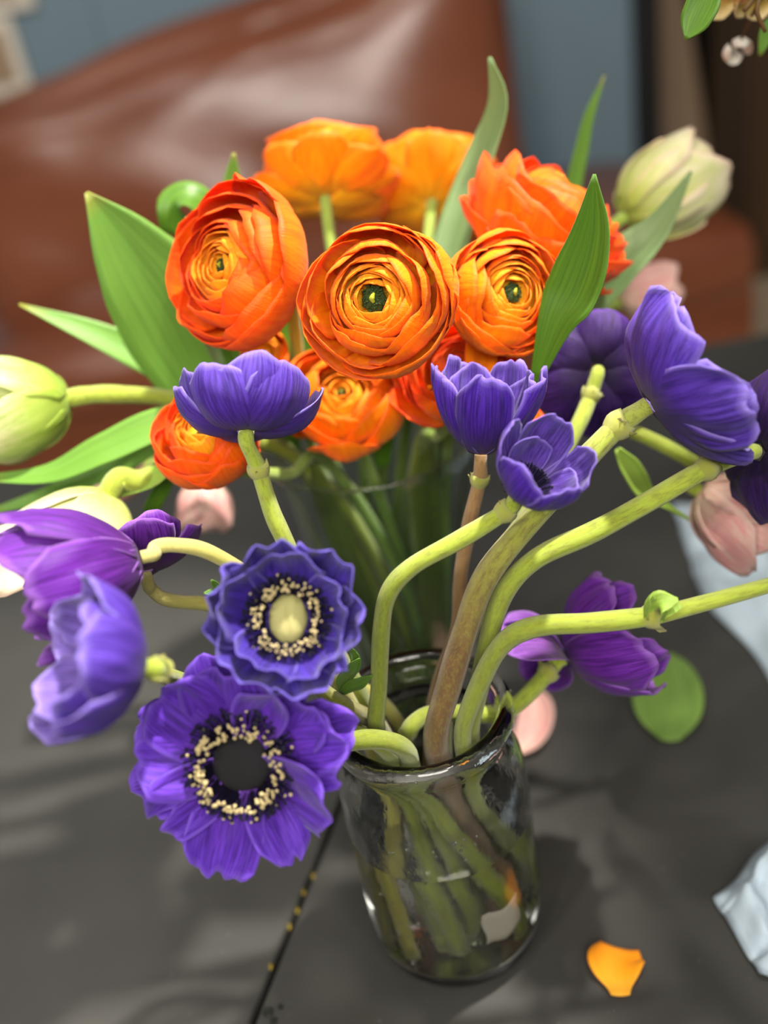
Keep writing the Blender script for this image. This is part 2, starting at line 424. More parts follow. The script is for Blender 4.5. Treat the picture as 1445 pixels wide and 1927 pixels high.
def collar(root, p, axis, r, mat, seed=0, nb=4, ln=.006):
    """the torn ring of bracts on an anemone stem"""
    rs = np.random.RandomState(seed); fr = frame(axis); n = 18; v = []
    for i, (k, h) in enumerate([(.98, -.8), (1.2, -.4), (1.38, .1), (1.36, .7), (1.02, .8)]):
        for j in range(n):
            a = 2 * math.pi * j / n; rag = (.35 * math.sin(3 * a + seed) + .25 * rs.rand()) if i in (3, ) else 0
            v.append(p + r * k * (math.cos(a) * fr[0] + math.sin(a) * fr[1]) + fr[2] * r * (h + rag))
    c = mesh_obj('collar', v, grid_faces(5, n, True), mat, root); c['_o'] = root['_o']
    for q in range(nb):
        a = rs.rand() * 360
        add_petal(c, p, fr, [M['collar'], M['collar']], 'bract', .0004, L=ln * (.7 + .6 * rs.rand()), Wd=ln * .32, phi0=60, phi1=10 + 60 * rs.rand(), az=a,
                  rho0=r * 1.0, ns=5, nu=5, noise=.05, seed=seed + q, tipc=.5, wt=.1)

def farther(p, k):
    """the same sight line, k times as far away"""
    return CAM + (np.asarray(p, float) - CAM) * k
def ease_stem(pts, k):
    """carry the upper stem along with a head that stands k times as far away"""
    n = max(1, int(len(pts) * .6))
    return [farther(p, 1 + (k - 1) * max(0, 1 - (i + .5) / n)) for i, p in enumerate(pts)]

STEMS = []; HEADS = []
def add_stem(root, pts, radii, mat, n, nseg, seed, vessel, collar_at=None, collar_leaf=0):
    STEMS.append(dict(root=root, c=catmull(pts, n), rad=np.interp(np.linspace(0, 1, n), np.linspace(0, 1, len(radii)), radii), mat=mat, nseg=nseg, seed=seed, vessel=vessel, collar_at=collar_at, collar_leaf=collar_leaf))

def anemone(label, head, axis, kind, petals, stem_pts, stem_r, stem_key, collar_at=None, center=None, group='anemones in the jar',
            rnd=None, collar_leaf=.006, ruff=.03, seed=1, k=1.0):
    """head: where the petals join; petals: dicts for petal_shape; stem_pts run from the head down"""
    head = farther(head, k); fr = frame(axis); stem_pts = ease_stem(stem_pts, k)
    base = stem_pts[-1]
    root = thing('anemone', label, 'flower', base, group)
    for q, pk in enumerate(petals):
        kw = dict(ruff=ruff, seed=seed * 31 + q, ns=20, nu=19); kw.update(pk)
        for dim in ('L', 'Wd', 'rho0', 'z0'):
            if dim in kw: kw[dim] = kw[dim] * k
        add_petal(root, head, fr, M[kind], **kw)
    pts = [head - fr[2] * .0005, head - fr[2] * .006] + [np.asarray(q) for q in stem_pts]
    add_stem(root, pts, stem_r, M[stem_key], 70, 12, seed, 'jar', None if collar_at is None else farther(collar_at, k), collar_leaf)
    if center:
        kd, sz, nst = center; sz *= k
        if kd == 'ink':
            dome('pistil', head + fr[2] * .002, fr, sz, sz, sz * .6, M['dome_dark'], root, .07, seed)
        elif kd == 'pale':
            dome('pistil', head + fr[2] * .002, fr, sz * .85, sz * 1.1, sz * .55, M['dome_pale'], root, .05, seed, groove=.18)
        else:
            dome('pistil', head + fr[2] * .002, fr, sz * 1.05, sz * 1.0, sz * .6, M['dome_dark'], root, .07, seed)
        stamens(root, head + fr[2] * .002, fr, sz * .8, sz * 1.1, sz * 2.05, sz * .85, nst, M['filament'], M['anther'], seed, sz * .062, 0 if kd == 'ink' else .95)
    return root

def ring(n, L, Wd, p0, p1, az0=0, jit=8, **kw):
    rs = np.random.RandomState(int(az0 * 7 + n)); out = []
    for k in range(n):
        d = dict(L=L * (.92 + .16 * rs.rand()), Wd=Wd * (.92 + .16 * rs.rand()), phi0=p0, phi1=p1 + jit * (rs.rand() - .5) * 2, az=az0 + 360 * k / n + jit * (rs.rand() - .5))
        d.update(kw); out.append(d)
    return out

def ranunculus(label, ctr, axis, R, stem_pts, outer=-20, inner=-52, layers=9, seed=1, open_=0, hole=.26, mats=('ran', 'ran_core'), centre='green',
               wide=(), group='ranunculus in the trumpet vase', zs=.86, loose=0.0, stem_r=(.0035, .0036, .004), turn=0):
    """ctr is the middle of the flower; nested cupped petals close round the eye"""
    rs = np.random.RandomState(seed); fr = frame(axis); ctr = np.asarray(ctr, float)
    root = thing('ranunculus', label, 'flower', stem_pts[-1], group)
    base = ctr - fr[2] * R * zs * .85
    HEADS.append((ctr - fr[2] * R * .1, R * 1.02, root.name))
    radii = list(np.linspace(hole * 1.3, .56, layers - 3)) + [.72, .87, 1.0]
    for k, q in enumerate(radii):
        r = R * q; big = k >= layers - 3
        p1 = outer - (1.0 - q) * 85 if big else inner + 22 * q
        npet = 4 if k < 2 else 5
        mt = M[mats[1]] if k < layers * .45 else M[mats[0]]
        for j in range(npet):
            jit = 1 + .04 * rs.randn()
            e1 = p1 + 6 * rs.randn() * (1 + loose)
            if k == layers - 1: e1 += open_ * rs.rand()
            span = math.radians(98 - e1); rr = r * jit
            top = (1 - math.cos(span)) * rr; want = R * (1.36 + .3 * q) if not big else (1 - math.cos(math.radians(98 - p1))) * r + (R - r) * 1.1
            add_petal(root, base, fr, mt, L=rr * span, Wd=rr * (1.2 if not big else 1.06) * (.95 + .15 * rs.rand()), phi0=98, phi1=e1,
                      az=137.5 * k + 360 * j / npet + 12 * rs.randn(), rho0=.001, z0=(want - top) * zs, cup=1.15, ruff=.016 + .012 * loose, freq=1.6,
                      tipc=.12 if not big else .2, wb=.22, wt=.62, sm=.6, noise=.008 + .004 * loose, seed=seed * 101 + k * 9 + j, ns=13 if not big else 16, nu=9 if not big else 13, zs=zs, solid=.0004)
    for k, d in enumerate(wide):
        kw = dict(rho0=.002, z0=-.001, ruff=.03, noise=.012, seed=seed * 77 + k, ns=13, nu=11, cup=.7, wb=.25, wt=.6, phi0=100)
        kw.update(d); add_petal(root, base, fr, M[mats[0]], **kw)
    eye = base + fr[2] * R * zs * (1.28 if centre != 'deep' else 1.15)
    hr = R * hole
    if centre in ('green', 'deep'):
        pist = dome('pistil', eye - fr[2] * hr * .4, fr, hr * .95, hr * 1.05, hr * .55, M['carpel_dark'], root, .25, seed); pist['_o'] = root['_o']
        cs = []; rd = []
        for k in range(70):
            a = rs.rand() * 6.283; t = .45 + .55 * rs.rand()
            cs.append(eye + fr[0] * hr * t * math.cos(a) + fr[1] * hr * 1.1 * t * math.sin(a) + fr[2] * hr * (.22 - .3 * t * t)); rd.append(hr * (.07 + .05 * rs.rand()))
        blobs('stamens', cs, rd, M['carpel_dark'], root)
        v, f, pc = tube_data([eye + fr[0] * hr * .12 - fr[1] * hr * .35 + fr[2] * hr * .25, eye + fr[2] * hr * .36, eye + fr[0] * hr * .16 + fr[1] * hr * .4 + fr[2] * hr * .25], [hr * .1, hr * .24, hr * .1], 9, 8)
        mesh_obj('stigma', v, f, M['dome_green'], pist)
    add_stem(root, [base + fr[2] * .004, base - fr[2] * .012] + list(stem_pts), stem_r, M['stem_green'], 60, 9, seed, 'vase')
    for k in range(5):
        add_petal(root, base - fr[2] * .001, fr, [M['frond'], M['frond']], 'sepal', .0004, L=R * .5, Wd=R * .2, phi0=95, phi1=40, az=72 * k + 20, ns=6, nu=5, cup=.4, tipc=.5, wt=.2, seed=k)
    return root

def leaf_data(pts, widths, normal, cup=.3, twist=(0, 0), n=26, nu=9, wave=0.0, seed=0):
    c = catmull(pts, n); rs = np.random.RandomState(seed); ph = rs.rand(4) * 6.28
    wd = np.interp(np.linspace(0, 1, n), np.linspace(0, 1, len(widths)), widths)
    k = np.ones(3) / 3; wd[1:-1] = np.convolve(wd, k, 'valid')
    T = np.gradient(c, axis=0); T /= np.linalg.norm(T, axis=1)[:, None]; v = []; pc = []
    N0 = np.asarray(normal, float); a = N0 if N0.ndim == 2 else np.array([N0, N0])
    for i in range(n):
        q = i / (n - 1); N = np.array([np.interp(q, np.linspace(0, 1, len(a)), a[:, m_]) for m_ in range(3)])
        N = unit(N - T[i] * (N @ T[i])); S = np.cross(T[i], N)
        tw = math.radians(twist[0] + (twist[1] - twist[0]) * q); S, N = S * math.cos(tw) + N * math.sin(tw), N * math.cos(tw) - S * math.sin(tw)
        for j in range(nu):
            u = -1 + 2 * j / (nu - 1); g = max(abs(cup), 1e-3)
            x = wd[i] * math.sin(g * u) / g; d = math.copysign(wd[i] * (1 - math.cos(g * u)) / g, cup)
            d += wave * wd[i] * u * math.sin(9 * q + ph[0] + (0 if u > 0 else 2))
            v.append(c[i] + S * x + N * d); pc.append((q, u * .5 + .5, ph[1] / 6.28, 1))
    return np.array(v), grid_faces(n, nu), pc

def leaf(root, pts, widths, normal, mat, name='leaf', solid=.0007, **kw):
    v, f, pc = leaf_data(pts, widths, normal, **kw)
    return mesh_obj(name, v, f, mat, root, pc, solid=solid)

def tulip(label, base, axis, L, Wd, stem_pts, kind='tulip', seed=1, p0=88, p1=-18, leaves=(), stem_r=(.0042, .0042, .0045), group='tulips in the trumpet vase', ruff=.02, stem_key='stem_green', pets=None, k=1.0):
    base = farther(base, k); L *= k; Wd *= k; stem_pts = ease_stem(stem_pts, k); fr = frame(axis); root = thing('tulip', label, 'flower', stem_pts[-1] if len(stem_pts) else base, group)
    for q in range(6):
        out = q >= 3
        kw = dict(L=L * (1.0 if out else .97), Wd=Wd * (1 if out else .95), phi0=p0, phi1=p1 + (4 if out else -6), az=120 * (q % 3) + (60 if out else 0) + seed * 23,
                  rho0=.003, cup=.95, ruff=ruff, noise=.012, seed=seed * 13 + q, ns=14, nu=11, tipc=.3, wb=.45, wt=.35, sm=.5, pw=.55, z0=0 if not out else -.001)
        add_petal(root, base, fr, M[kind], **kw)
    if len(stem_pts):
        add_stem(root, [base + fr[2] * .003, base - fr[2] * .01] + list(stem_pts), stem_r, M[stem_key], 60, 10, seed, 'vase')
    for lf in leaves: leaf(root, **lf)
    return root

# ================================================================== THE SETTING
M['floor'] = flat_mat('pale_floor', (196, 178, 150), .5, .3, 3, .15)
M['wall'] = flat_mat('blue_wall_paint', (116, 138, 152), .6, .3, 2, .08, (106, 128, 142), .05)
M['dark'] = flat_mat('dark_paint', (26, 26, 28), .6, .3, 3, .2)
M['brownwood'] = flat_mat('brown_wood', (78, 56, 34), .5, .4, 4, .4)
M['beige'] = flat_mat('beige_board', (168, 142, 116), .6, .3, 4, .2)
M['white'] = flat_mat('white_paint', (226, 220, 206), .5, .4, 4, .1)
def leather():
    t = NT('brown_leather'); n1 = t.noise(2.2, 4); n2 = t.noise(160, 3)
    c = t.mixc(t.ramp(n1, [(.3, (0, 0, 0)), (.7, (1, 1, 1))]), lin((112, 60, 38)), lin((140, 82, 56)))
    nm = t.bump(t.math('ADD', t.noise(5, 3), t.math('MULTIPLY', n2, .15)), .2, .02)
    return t.bsdf(c, .22, .6, nm)
M['leather'] = leather()
def table_mat():
    t = NT('black_table_top'); n1 = t.noise(6, 4); n2 = t.noise(1.6, 3); sp = t.noise(420, 2)
    c = t.mixc(t.ramp(n1, [(.35, (0, 0, 0)), (.7, (1, 1, 1))]), lin((48, 48, 46)), lin((61, 61, 58)))
    c = t.mixc(t.ramp(sp, [(.70, (0, 0, 0)), (.78, (1, 1, 1))]), c, lin((92, 90, 86)))
    r = t.ramp(n2, [(.35, (.36,) * 3), (.65, (.46,) * 3)])
    return t.bsdf(c, r, .35, t.bump(t.noise(500, 2), .08, .0004))
M['table'] = table_mat()

def quadbox(name, x0, x1, y0, y1, z0, z1, mat, parent=None, r=.004):
    v, f = rbox((x1 - x0, y1 - y0, z1 - z0), r, n=6)
    return mesh_obj(name, place(v, ((x0 + x1) / 2, (y0 + y1) / 2, (z0 + z1) / 2)), f, mat, parent)
def struct(o): o['kind'] = 'structure'; return o

fl = struct(quadbox('floor', -3.2, 3.2, -1.2, 4.2, -.06, 0, M['floor']))
WY = 3.15
wx = P(1203, 130, WY)[0]
struct(quadbox('wall_back', -3.2, wx, WY, WY + .1, 0, 2.6, M['wall']))
struct(quadbox('wall_right', wx - .02, 3.2, WY + .9, WY + .98, 0, 2.6, M['dark']))
for k, dx in enumerate((-.55, -1.55, -2.5)):
    struct(quadbox('trim_%d' % (k + 1), wx + dx - .03, wx + dx + .03, WY - .012, WY + .002, .1, 2.5, M['wall'], r=.003))
struct(quadbox('trim_4', wx - .02, wx + .06, WY - .02, WY + .12, 0, 2.6, M['dark'], r=.004))

# beige board leaning in the dark gap
b0, b1 = P(1238, -40, 3.55), P(1290, 300, 3.46)
bd = thing('leaning_board', 'beige board leaning upright in the dark gap beside the blue wall', 'board', (b1[0], 3.4, 0))
dirn = (b0 - b1) / (b0[2] - b1[2])
v, f = rbox((.155, .03, 2.1), .005, n=8); v = place(v, (0, 0, 0))
foot = b1 - dirn * b1[2]; v = np.array([foot + dirn * (p[2] + 1.05) + np.array([p[0], p[1], 0]) for p in v]); v[:, 2] = np.maximum(v[:, 2], 0)
mesh_obj('plank', v, f, M['beige'], bd)
v2 = v.copy(); v2[:, 0] = (v2[:, 0] - v2[:, 0].mean()) * 1; v2 = v + np.array([-.115, .05, 0])
cx0 = P(1372, 200, 3.2)[0]
cb = thing('wooden_cabinet', 'tall brown wooden cabinet beside the leaning beige board', 'cabinet', (cx0 + .5, 3.3, 0))
quadbox('body', cx0, cx0 + 1.0, 3.05, 3.36, 0.0, 2.3, M['brownwood'], cb)
for d0, d1, sx in ((.03, .49, .46), (.51, .97, .54)):
    dr = quadbox('door', cx0 + d0, cx0 + d1, 3.03, 3.055, .1, 2.25, M['brownwood'], cb); dr['_o'] = cb['_o']
    quadbox('handle', cx0 + sx - .012, cx0 + sx + .012, 3.0, 3.031, .95, 1.15, M['dark'], dr)
pf = P(-25, 95, WY - .02)
pic = thing('picture_frame', 'white framed picture hanging on the blue wall above the sofa', 'picture frame', (pf[0], WY - .02, pf[2]))
quadbox('frame', pf[0] - .33, pf[0] + .09, WY - .03, WY, pf[2] - .12, pf[2] + .075, M['white'], pic)
quadbox('mount', pf[0] - .30, pf[0] + .06, WY - .034, WY - .028, pf[2] - .09, pf[2] + .045, M['beige'], pic, .001)
pf = P(-20, 5, WY - .02)
pic = thing('picture_frame', 'small white frame hung above the larger white frame', 'picture frame', (pf[0], WY - .02, pf[2]))
quadbox('frame', pf[0] - .2, pf[0] + .12, WY - .03, WY, pf[2] - .03, pf[2] + .2, M['white'], pic)
quadbox('mount', pf[0] - .17, pf[0] + .09, WY - .034, WY - .028, pf[2] + .0, pf[2] + .17, M['beige'], pic, .001)

# ------------------------------------------------------------------ leather sofa
SY = 2.45
sofa = thing('leather_sofa', 'brown leather lounge seat with a plump backrest against the blue wall', 'sofa', (0, SY, 0))
sl = P(-30, 650, SY - .3)[0] - .15
sr = P(1432, 470, SY - .25)[0]
v, f = rbox((sr - sl, .78, .30), .05, (0, 0, .0), 10)
mesh_obj('base', place(v, ((sl + sr) / 2, SY + .12, .22)), f, M['leather'], sofa)
v, f = rbox((sr - sl - .01, .80, .19), .075, (.0, .01, .025), 12)
mesh_obj('seat_cushion', place(v, ((sl + sr) / 2, SY + .1, .405)), f, M['leather'], sofa)
# backrest: outline follows the photograph's slope, higher at the right
bl = P(-120, 350, SY + .25)[0]; br = P(985, 200, SY + .25)[0]
v, f = rbox((br - bl, .30, .62), .13, (.0, .05, .03), 40)
u_ = (v[:, 0] / (br - bl) + .5)
v[:, 1] += .012 * np.sin(v[:, 0] * 11 + 1.5 * np.sin(v[:, 2] * 9)) * np.cos(v[:, 2] * 7 + 1)
v[:, 2] += (v[:, 2] + .31) / .62 * (.20 * np.clip((u_ - .25) / .6, 0, 1) ** 1.1 - .02 * np.cos(u_ * 9))
mesh_obj('backrest', place(v, ((bl + br) / 2, SY + .33, .645), 0, -.16), f, M['leather'], sofa)
for sx in (sl + .1, sr - .1):
    for sy in (SY - .2, SY + .44):
        v, f = lathe([(.001, 0), (.02, 0), (.028, .09), (.001, .09)], 14, sx, sy, 0); mesh_obj('leg', v, f, M['brownwood'], sofa)

# ------------------------------------------------------------------ two tables butted together
sa, sb = Z(620, 1560), Z(480, 1910); sd = unit((sa - sb)[:2])
far = 1.09; near = -.28
def seam_x(y): return sb[0] + (y - sb[1]) * sd[0] / sd[1]
def table(label, xs_near, xs_far):
    root = thing('table', label, 'table', ((xs_near[0] + xs_near[1]) / 2, .5, 0), 'black tables pushed together')
    pts = [(xs_near[0], near), (xs_near[1], near), (xs_far[1], far), (xs_far[0], far)]
    c = np.mean(pts, axis=0); vs = []; prof = [(0, -.03), (0, -.002), (.002, 0)]
    for ins, z in prof:
        for p in pts:
            d = np.array(p) - c; vs.append(tuple(np.array(p) - d / np.linalg.norm(d) * ins) + (TZ + z,))
    fs = [(3, 2, 1, 0), (8, 9, 10, 11)]
    for k in range(2):
        for j in range(4): fs.append((k * 4 + j, k * 4 + (j + 1) % 4, k * 4 + 4 + (j + 1) % 4, k * 4 + 4 + j))
    mesh_obj('table_top', vs, fs, M['table'], root, smooth=False)
    for p in pts:
        q = np.array(p) + (c - np.array(p)) * .1
        quadbox('leg', q[0] - .025, q[0] + .025, q[1] - .025, q[1] + .025, 0, TZ - .029, M['dark'], root)
table('black table under the drooping purple anemones, across the seam from the jar', (-1.25, seam_x(near) - .0016), (-1.25, seam_x(far) - .0016))
table('black table carrying the glass jar and the flared vase', (seam_x(near) + .0016, 1.1), (seam_x(far) + .0016, 1.1))

# ================================================================== GLASS
JX, JY, JH = -.001, .3806, .1655
M['glass'] = glass_mat('jar_glass', 1.45, (.985, .995, .985, 1), .06, 18, .055)
M['water'] = glass_mat('water', 1.333, (.98, .985, .97, 1), rough=.02)
M['thin'] = thin_glass_mat('vase_glass')
M['jar_patch'] = flat_mat('matte_white', (222, 216, 200), .7, .2, 60, .2)
outer = [(.001, 0), (.030, 0), (.040, .0015), (.0465, .006), (.0492, .014), (.0498, .03), (.0500, .07), (.0500, .105), (.0496, .122), (.0480, .134), (.0448, .1435), (.0418, .149), (.0412, .1525),
         (.0425, .1555), (.0452, .158), (.0470, .162), (.0472, .1665), (.0455, .1705), (.0425, .172), (.0398, .1705), (.0384, .1665)]
inner = [(.0378, .160), (.0376, .152), (.0385, .147), (.0420, .138), (.0448, .128), (.0462, .116), (.0466, .10), (.0466, .05), (.0462, .022), (.0445, .014), (.040, .0105), (.030, .009), (.001, .0085)]
jar = thing('glass_jar', 'clear glass jar with a thick rolled rim holding purple anemones', 'jar', (JX, JY, TZ))
v, f = lathe(outer + inner, 72, JX, JY, TZ); mesh_obj('body', v, f, M['glass'], jar)
wl = .098
wp = [(.001, .0088), (.030, .0093), (.0402, .0108), (.0447, .0142), (.0464, .022), (.0468, .05), (.0468, wl - .001), (.0468, wl), (.001, wl)]
v, f = lathe(wp, 60, JX, JY, TZ); mesh_obj('water', v, f, M['water'], jar)
# small white patch with wavy edges on the inner face of the jar wall
gv = []; rs = np.random.RandomState(4)
for i in range(7):
    for j in range(7):
        a = math.radians(-62 + (i - 3) * 4.6 + 1.2 * math.sin(j * 1.1)); h = .050 + (j - 3) * .0040 + .0022 * math.sin(i * 1.1 + 1)
        gv.append((JX + .0462 * math.cos(a), JY + .0462 * math.sin(a), TZ + h))
mesh_obj('white_patch', gv, grid_faces(7, 7), M['jar_patch'], jar, solid=.0003)

rs = np.random.RandomState(8); cs = []; rd = []  # tiny glass beads added to imitate lamp glints on the jar
for k in range(46):
    if k < 26: a = math.radians(-122 + 7 * rs.randn()); h = .02 + .105 * rs.rand(); r_ = .0503
    elif k < 36: a = math.radians(-85 + 9 * rs.randn()); h = .118 + .008 * rs.rand(); r_ = .0496
    else: a = math.radians(-95 + 60 * rs.randn()); h = .166 + .002 * rs.rand(); r_ = .0474
    cs.append(W3(JX + r_ * math.cos(a), JY + r_ * math.sin(a), h)); rd.append(.0005 + .0007 * rs.rand())
blobs('glint_beads', cs, rd, M['glass'], jar)
VC = P(697, 815, .575); VX, VY, VH = VC[0], VC[1], VC[2] - TZ
vo = [(.001, 0), (.034, 0), (.038, .003), (.0385, .012), (.040, .04), (.044, .08), (.050, .12), (.058, .165), (.066, VH - .015), (.0712, VH - .001)]
vi = [(.0712, VH + .001), (.0690, VH - .001), (.0635, VH - .015), (.0555, .165), (.0475, .12), (.0415, .08), (.0375, .04), (.036, .02), (.030, .014), (.001, .013)]
vase = thing('glass_vase', 'clear flared glass vase holding the orange ranunculus and tulips', 'vase', (VX, VY, TZ))
v, f = lathe(vo + vi, 64, VX, VY, TZ); mesh_obj('body', v, f, M['thin'], vase)
rp = [(VX + .0702 * math.cos(a), VY + .0702 * math.sin(a), TZ + VH) for a in np.linspace(0, 2 * math.pi, 60)]
v, f, pc = tube_data(rp, [.0013, .0013], 90, 8); mesh_obj('rim', v, f, M['glass'], vase)

# ================================================================== ANEMONES IN THE JAR
def jb(a, r=.03, z=.012): return W3(JX + r * math.cos(math.radians(a)), JY + r * math.sin(math.radians(a)), z)
def jm(x, y): return Z(x, y, .158)

# wide open flower hanging over the jar's left side
pk = []
for az, L, Wd, p1, ro in [(-104, .046, .0165, 86, 4), (-62, .041, .0105, 80, -12), (-24, .040, .014, 42, 16), (14, .042, .016, 52, 0), (50, .037, .018, 44, 6), (94, .038, .021, 48, -6),
                          (136, .040, .018, 62, 0), (172, .039, .017, 64, 6), (214, .040, .015, 74, -8)]:
    pk.append(dict(L=L, Wd=Wd * (1.12 if p1 < 70 else 1.0), phi0=92, phi1=p1, az=az, rho0=.005, cup=.5, ruff=.06, freq=2.2, noise=.018, roll=ro * 2.2, wb=.42, wt=.6))
pk[8]['notch'] = .25; pk[0]['cup'] = .25; pk[0]['notch'] = .05
for az, L, Wd in [(160, .043, .016), (196, .045, .016), (112, .042, .016), (20, .045, .014), (70, .043, .016)]:
    pk.append(dict(L=L, Wd=Wd, phi0=98, phi1=84, az=az, rho0=.004, z0=-.002, cup=.4, ruff=.05, noise=.016, wb=.4))
H = P(458, 1432, .300)
anemone('wide open violet anemone with a dark button centre, hanging lowest', H, V(-.06, -.08, 1), 'anemone_violet', pk,
        [P(520, 1440, .325), P(580, 1425, .335), P(640, 1402, .340), P(700, 1398, .342), P(752, 1425, .346), W3(JX - .006, JY - .02, .13), jb(-30, .03)],
        (.003, .0034, .0042, .0046, .0046, .0044), 'stem_lime', center=('dark', .0115, 460), ruff=.05, k=1.04, seed=3)

pk = ring(5, .035, .0165, 93, -8, 20, 8, cup=.6, ruff=.05, noise=.014, wb=.4, wt=.6, freq=2.4) + ring(6, .041, .0185, 96, 2, 50, 8, cup=.6, ruff=.07, noise=.014, z0=-.002, wb=.4, wt=.6, freq=2.6)
H = P(543, 1164, .345)
r5 = anemone('deep blue cup-shaped anemone with a pale green button centre', H, V(.03, .10, 1), 'anemone_blue', pk,
        [P(580, 1270, .372), P(625, 1320, .372), P(668, 1365, .368), W3(JX - .02, JY + .006, .13), jb(20, .03)],
        (.0028, .0032, .0036, .0042, .0044, .0042), 'stem_olive', center=('pale', .0095, 420), ruff=.05, k=0.97, seed=5)
for k, (a, b, c_, w_) in enumerate([((640, 1300), (665, 1250), (658, 1215), .004), ((640, 1305), (672, 1285), (700, 1272), .004), ((640, 1300), (650, 1265), (676, 1240), .0045)]):
    leaf(r5, [P(*a, .372), P(*b, .366), P(*c_, .36)], [.0015, w_, w_ * .8, .0004], V(.5, .2, 1), M['frond'], 'bract', .0004, cup=.5, n=12, nu=5, wave=.2, seed=k)

# closed cup standing above the jar, seen from outside
pk = ring(4, .043, .019, 100, -12, 200, 6, cup=.8, ruff=.02, noise=.010, wb=.4, wt=.55) + ring(5, .046, .020, 106, -8, 245, 7, cup=.8, ruff=.025, noise=.010, z0=-.001, wb=.45, wt=.55)
H = P(464, 810, .420)
anemone('lilac cup-shaped anemone seen from outside, in front of orange petals', H, V(-.04, .93, -.2), 'anemone_pale', pk,
        [P(485, 880, .416), P(512, 965, .410), P(542, 1030, .404), P(600, 1170, .395), P(660, 1290, .39), W3(JX - .022, JY + .014, .13), jb(-60, .028)],
        (.0038, .0036, .0042, .0044, .0044, .0044, .0044), 'stem_lime', P(487, 888, .416), seed=7, collar_leaf=.003)

pk = ring(5, .060, .0175, 56, -14, 15, 8, cup=.75, ruff=.03, noise=.012, wb=.4, wt=.5) + ring(5, .058, .017, 66, -6, 50, 10, cup=.75, ruff=.03, noise=.012, wb=.4, wt=.5)
H = P(264, 1050, .355)
r2 = anemone('plum purple anemone on a pale arching stem, upper of the drooping pair', H, V(-.90, -.26, .22), 'anemone_plum', pk,
        [P(292, 1030, .362), P(330, 1026, .366), P(400, 1042, .372), P(500, 1110, .378), P(610, 1240, .38), W3(JX - .024, JY + .004, .135), jb(60, .028)],
        (.0030, .0032, .0034, .0036, .0038, .004), 'stem_pale', k=1.04, seed=9)
for k, (x, y) in enumerate([(398, 1092), (384, 1116), (404, 1122)]):
    leaf(r2, [P(415, 1118, .374), P((x + 415) / 2, (y + 1114) / 2, .372), P(x, y, .37)], [.0012, .002, .0004], V(0, .3, 1), M['frond'], 'bract', .0004, cup=.3, n=8, nu=5, seed=k)

pk = ring(3, .036, .017, 90, 8, 60, 10, cup=.7, wb=.4, wt=.6) + ring(4, .036, .017, 96, 30, 20, 14, cup=.6, wb=.4, wt=.6)
H = P(272, 1078, .400)
anemone('pale purple anemone partly hidden behind the plum nodding one', H, V(-.32, .86, -.2), 'anemone_plum', pk,
        [P(284, 1108, .40), P(306, 1126, .40), P(345, 1134, .40), P(405, 1146, .40), P(540, 1220, .398), P(640, 1310, .394), W3(JX - .02, JY + .018, .135), jb(150, .026)],
        (.0030, .0032, .0034, .0036, .0038, .004), 'stem_pale', k=1.01, seed=11)

pk = ring(4, .048, .019, 74, -12, 30, 8, cup=.75, ruff=.03, noise=.012, wb=.4, wt=.5) + ring(5, .050, .019, 82, -2, 70, 10, cup=.75, ruff=.04, noise=.012, wb=.4, wt=.5)
H = P(268, 1256, .332)
anemone('blue-violet drooping anemone with a pale green collar behind it', H, V(-.84, .18, .48), 'anemone_pale', pk,
        [P(292, 1268, .338), P(322, 1275, .378), P(400, 1300, .395), P(490, 1338, .388), P(600, 1368, .372), P(690, 1386, .356), W3(JX - .015, JY - .012, .13), jb(-80, .026)],
        (.0036, .0038, .004, .0042, .0042, .0042), 'stem_lime', P(290, 1267, .333), k=0.91, seed=13, collar_leaf=.004)

# right-hand group
pk = ring(4, .048, .0135, 58, -14, 10, 8, cup=.8, ruff=.05, noise=.012, wb=.4, wt=.55, freq=2.6) + ring(5, .049, .014, 62, -10, 52, 8, cup=.75, ruff=.05, noise=.012, wb=.4, wt=.55, freq=2.4)
H = P(905, 852, .420)
anemone('upright ruffled purple anemone on a rusty stem with a torn collar', H, V(.02, .93, .30), 'anemone_lilac', pk,
        [P(902, 905, .419), P(884, 985, .416), P(868, 1090, .412), P(866, 1180, .405), P(836, 1270, .398), P(806, 1370, .388), W3(JX + .002, JY + .002, .12), jb(200, .03)],
        (.0030, .0034, .0038, .0038, .0040, .0050, .005), 'stem_rust', P(899, 905, .419), seed=15, collar_leaf=.003)

pk = ring(3, .024, .012, 76, -14, 100, 8, cup=.8, ruff=.03, noise=.012, wb=.4, wt=.55) + ring(5, .037, .0130, 76, -20, 75, 8, cup=.8, ruff=.03, noise=.012, wb=.4, wt=.55)
H = P(984, 922, .375)
anemone('half open purple anemone showing dark stamens, on a sharply bent lime stem', H, V(.34, .52, .78), 'anemone_lilac', pk,
        [P(952, 962, .377), P(860, 1018, .374), P(775, 1066, .370), P(730, 1120, .368), P(718, 1200, .366), P(716, 1300, .364), P(718, 1390, .362), W3(JX - .012, JY - .004, .11), jb(-10, .03)],
        (.0030, .0036, .0042, .0042, .0042, .0042, .0044, .0044), 'stem_lime', P(948, 965, .377), center=('ink', .0062, 200), seed=17, collar_leaf=.003)

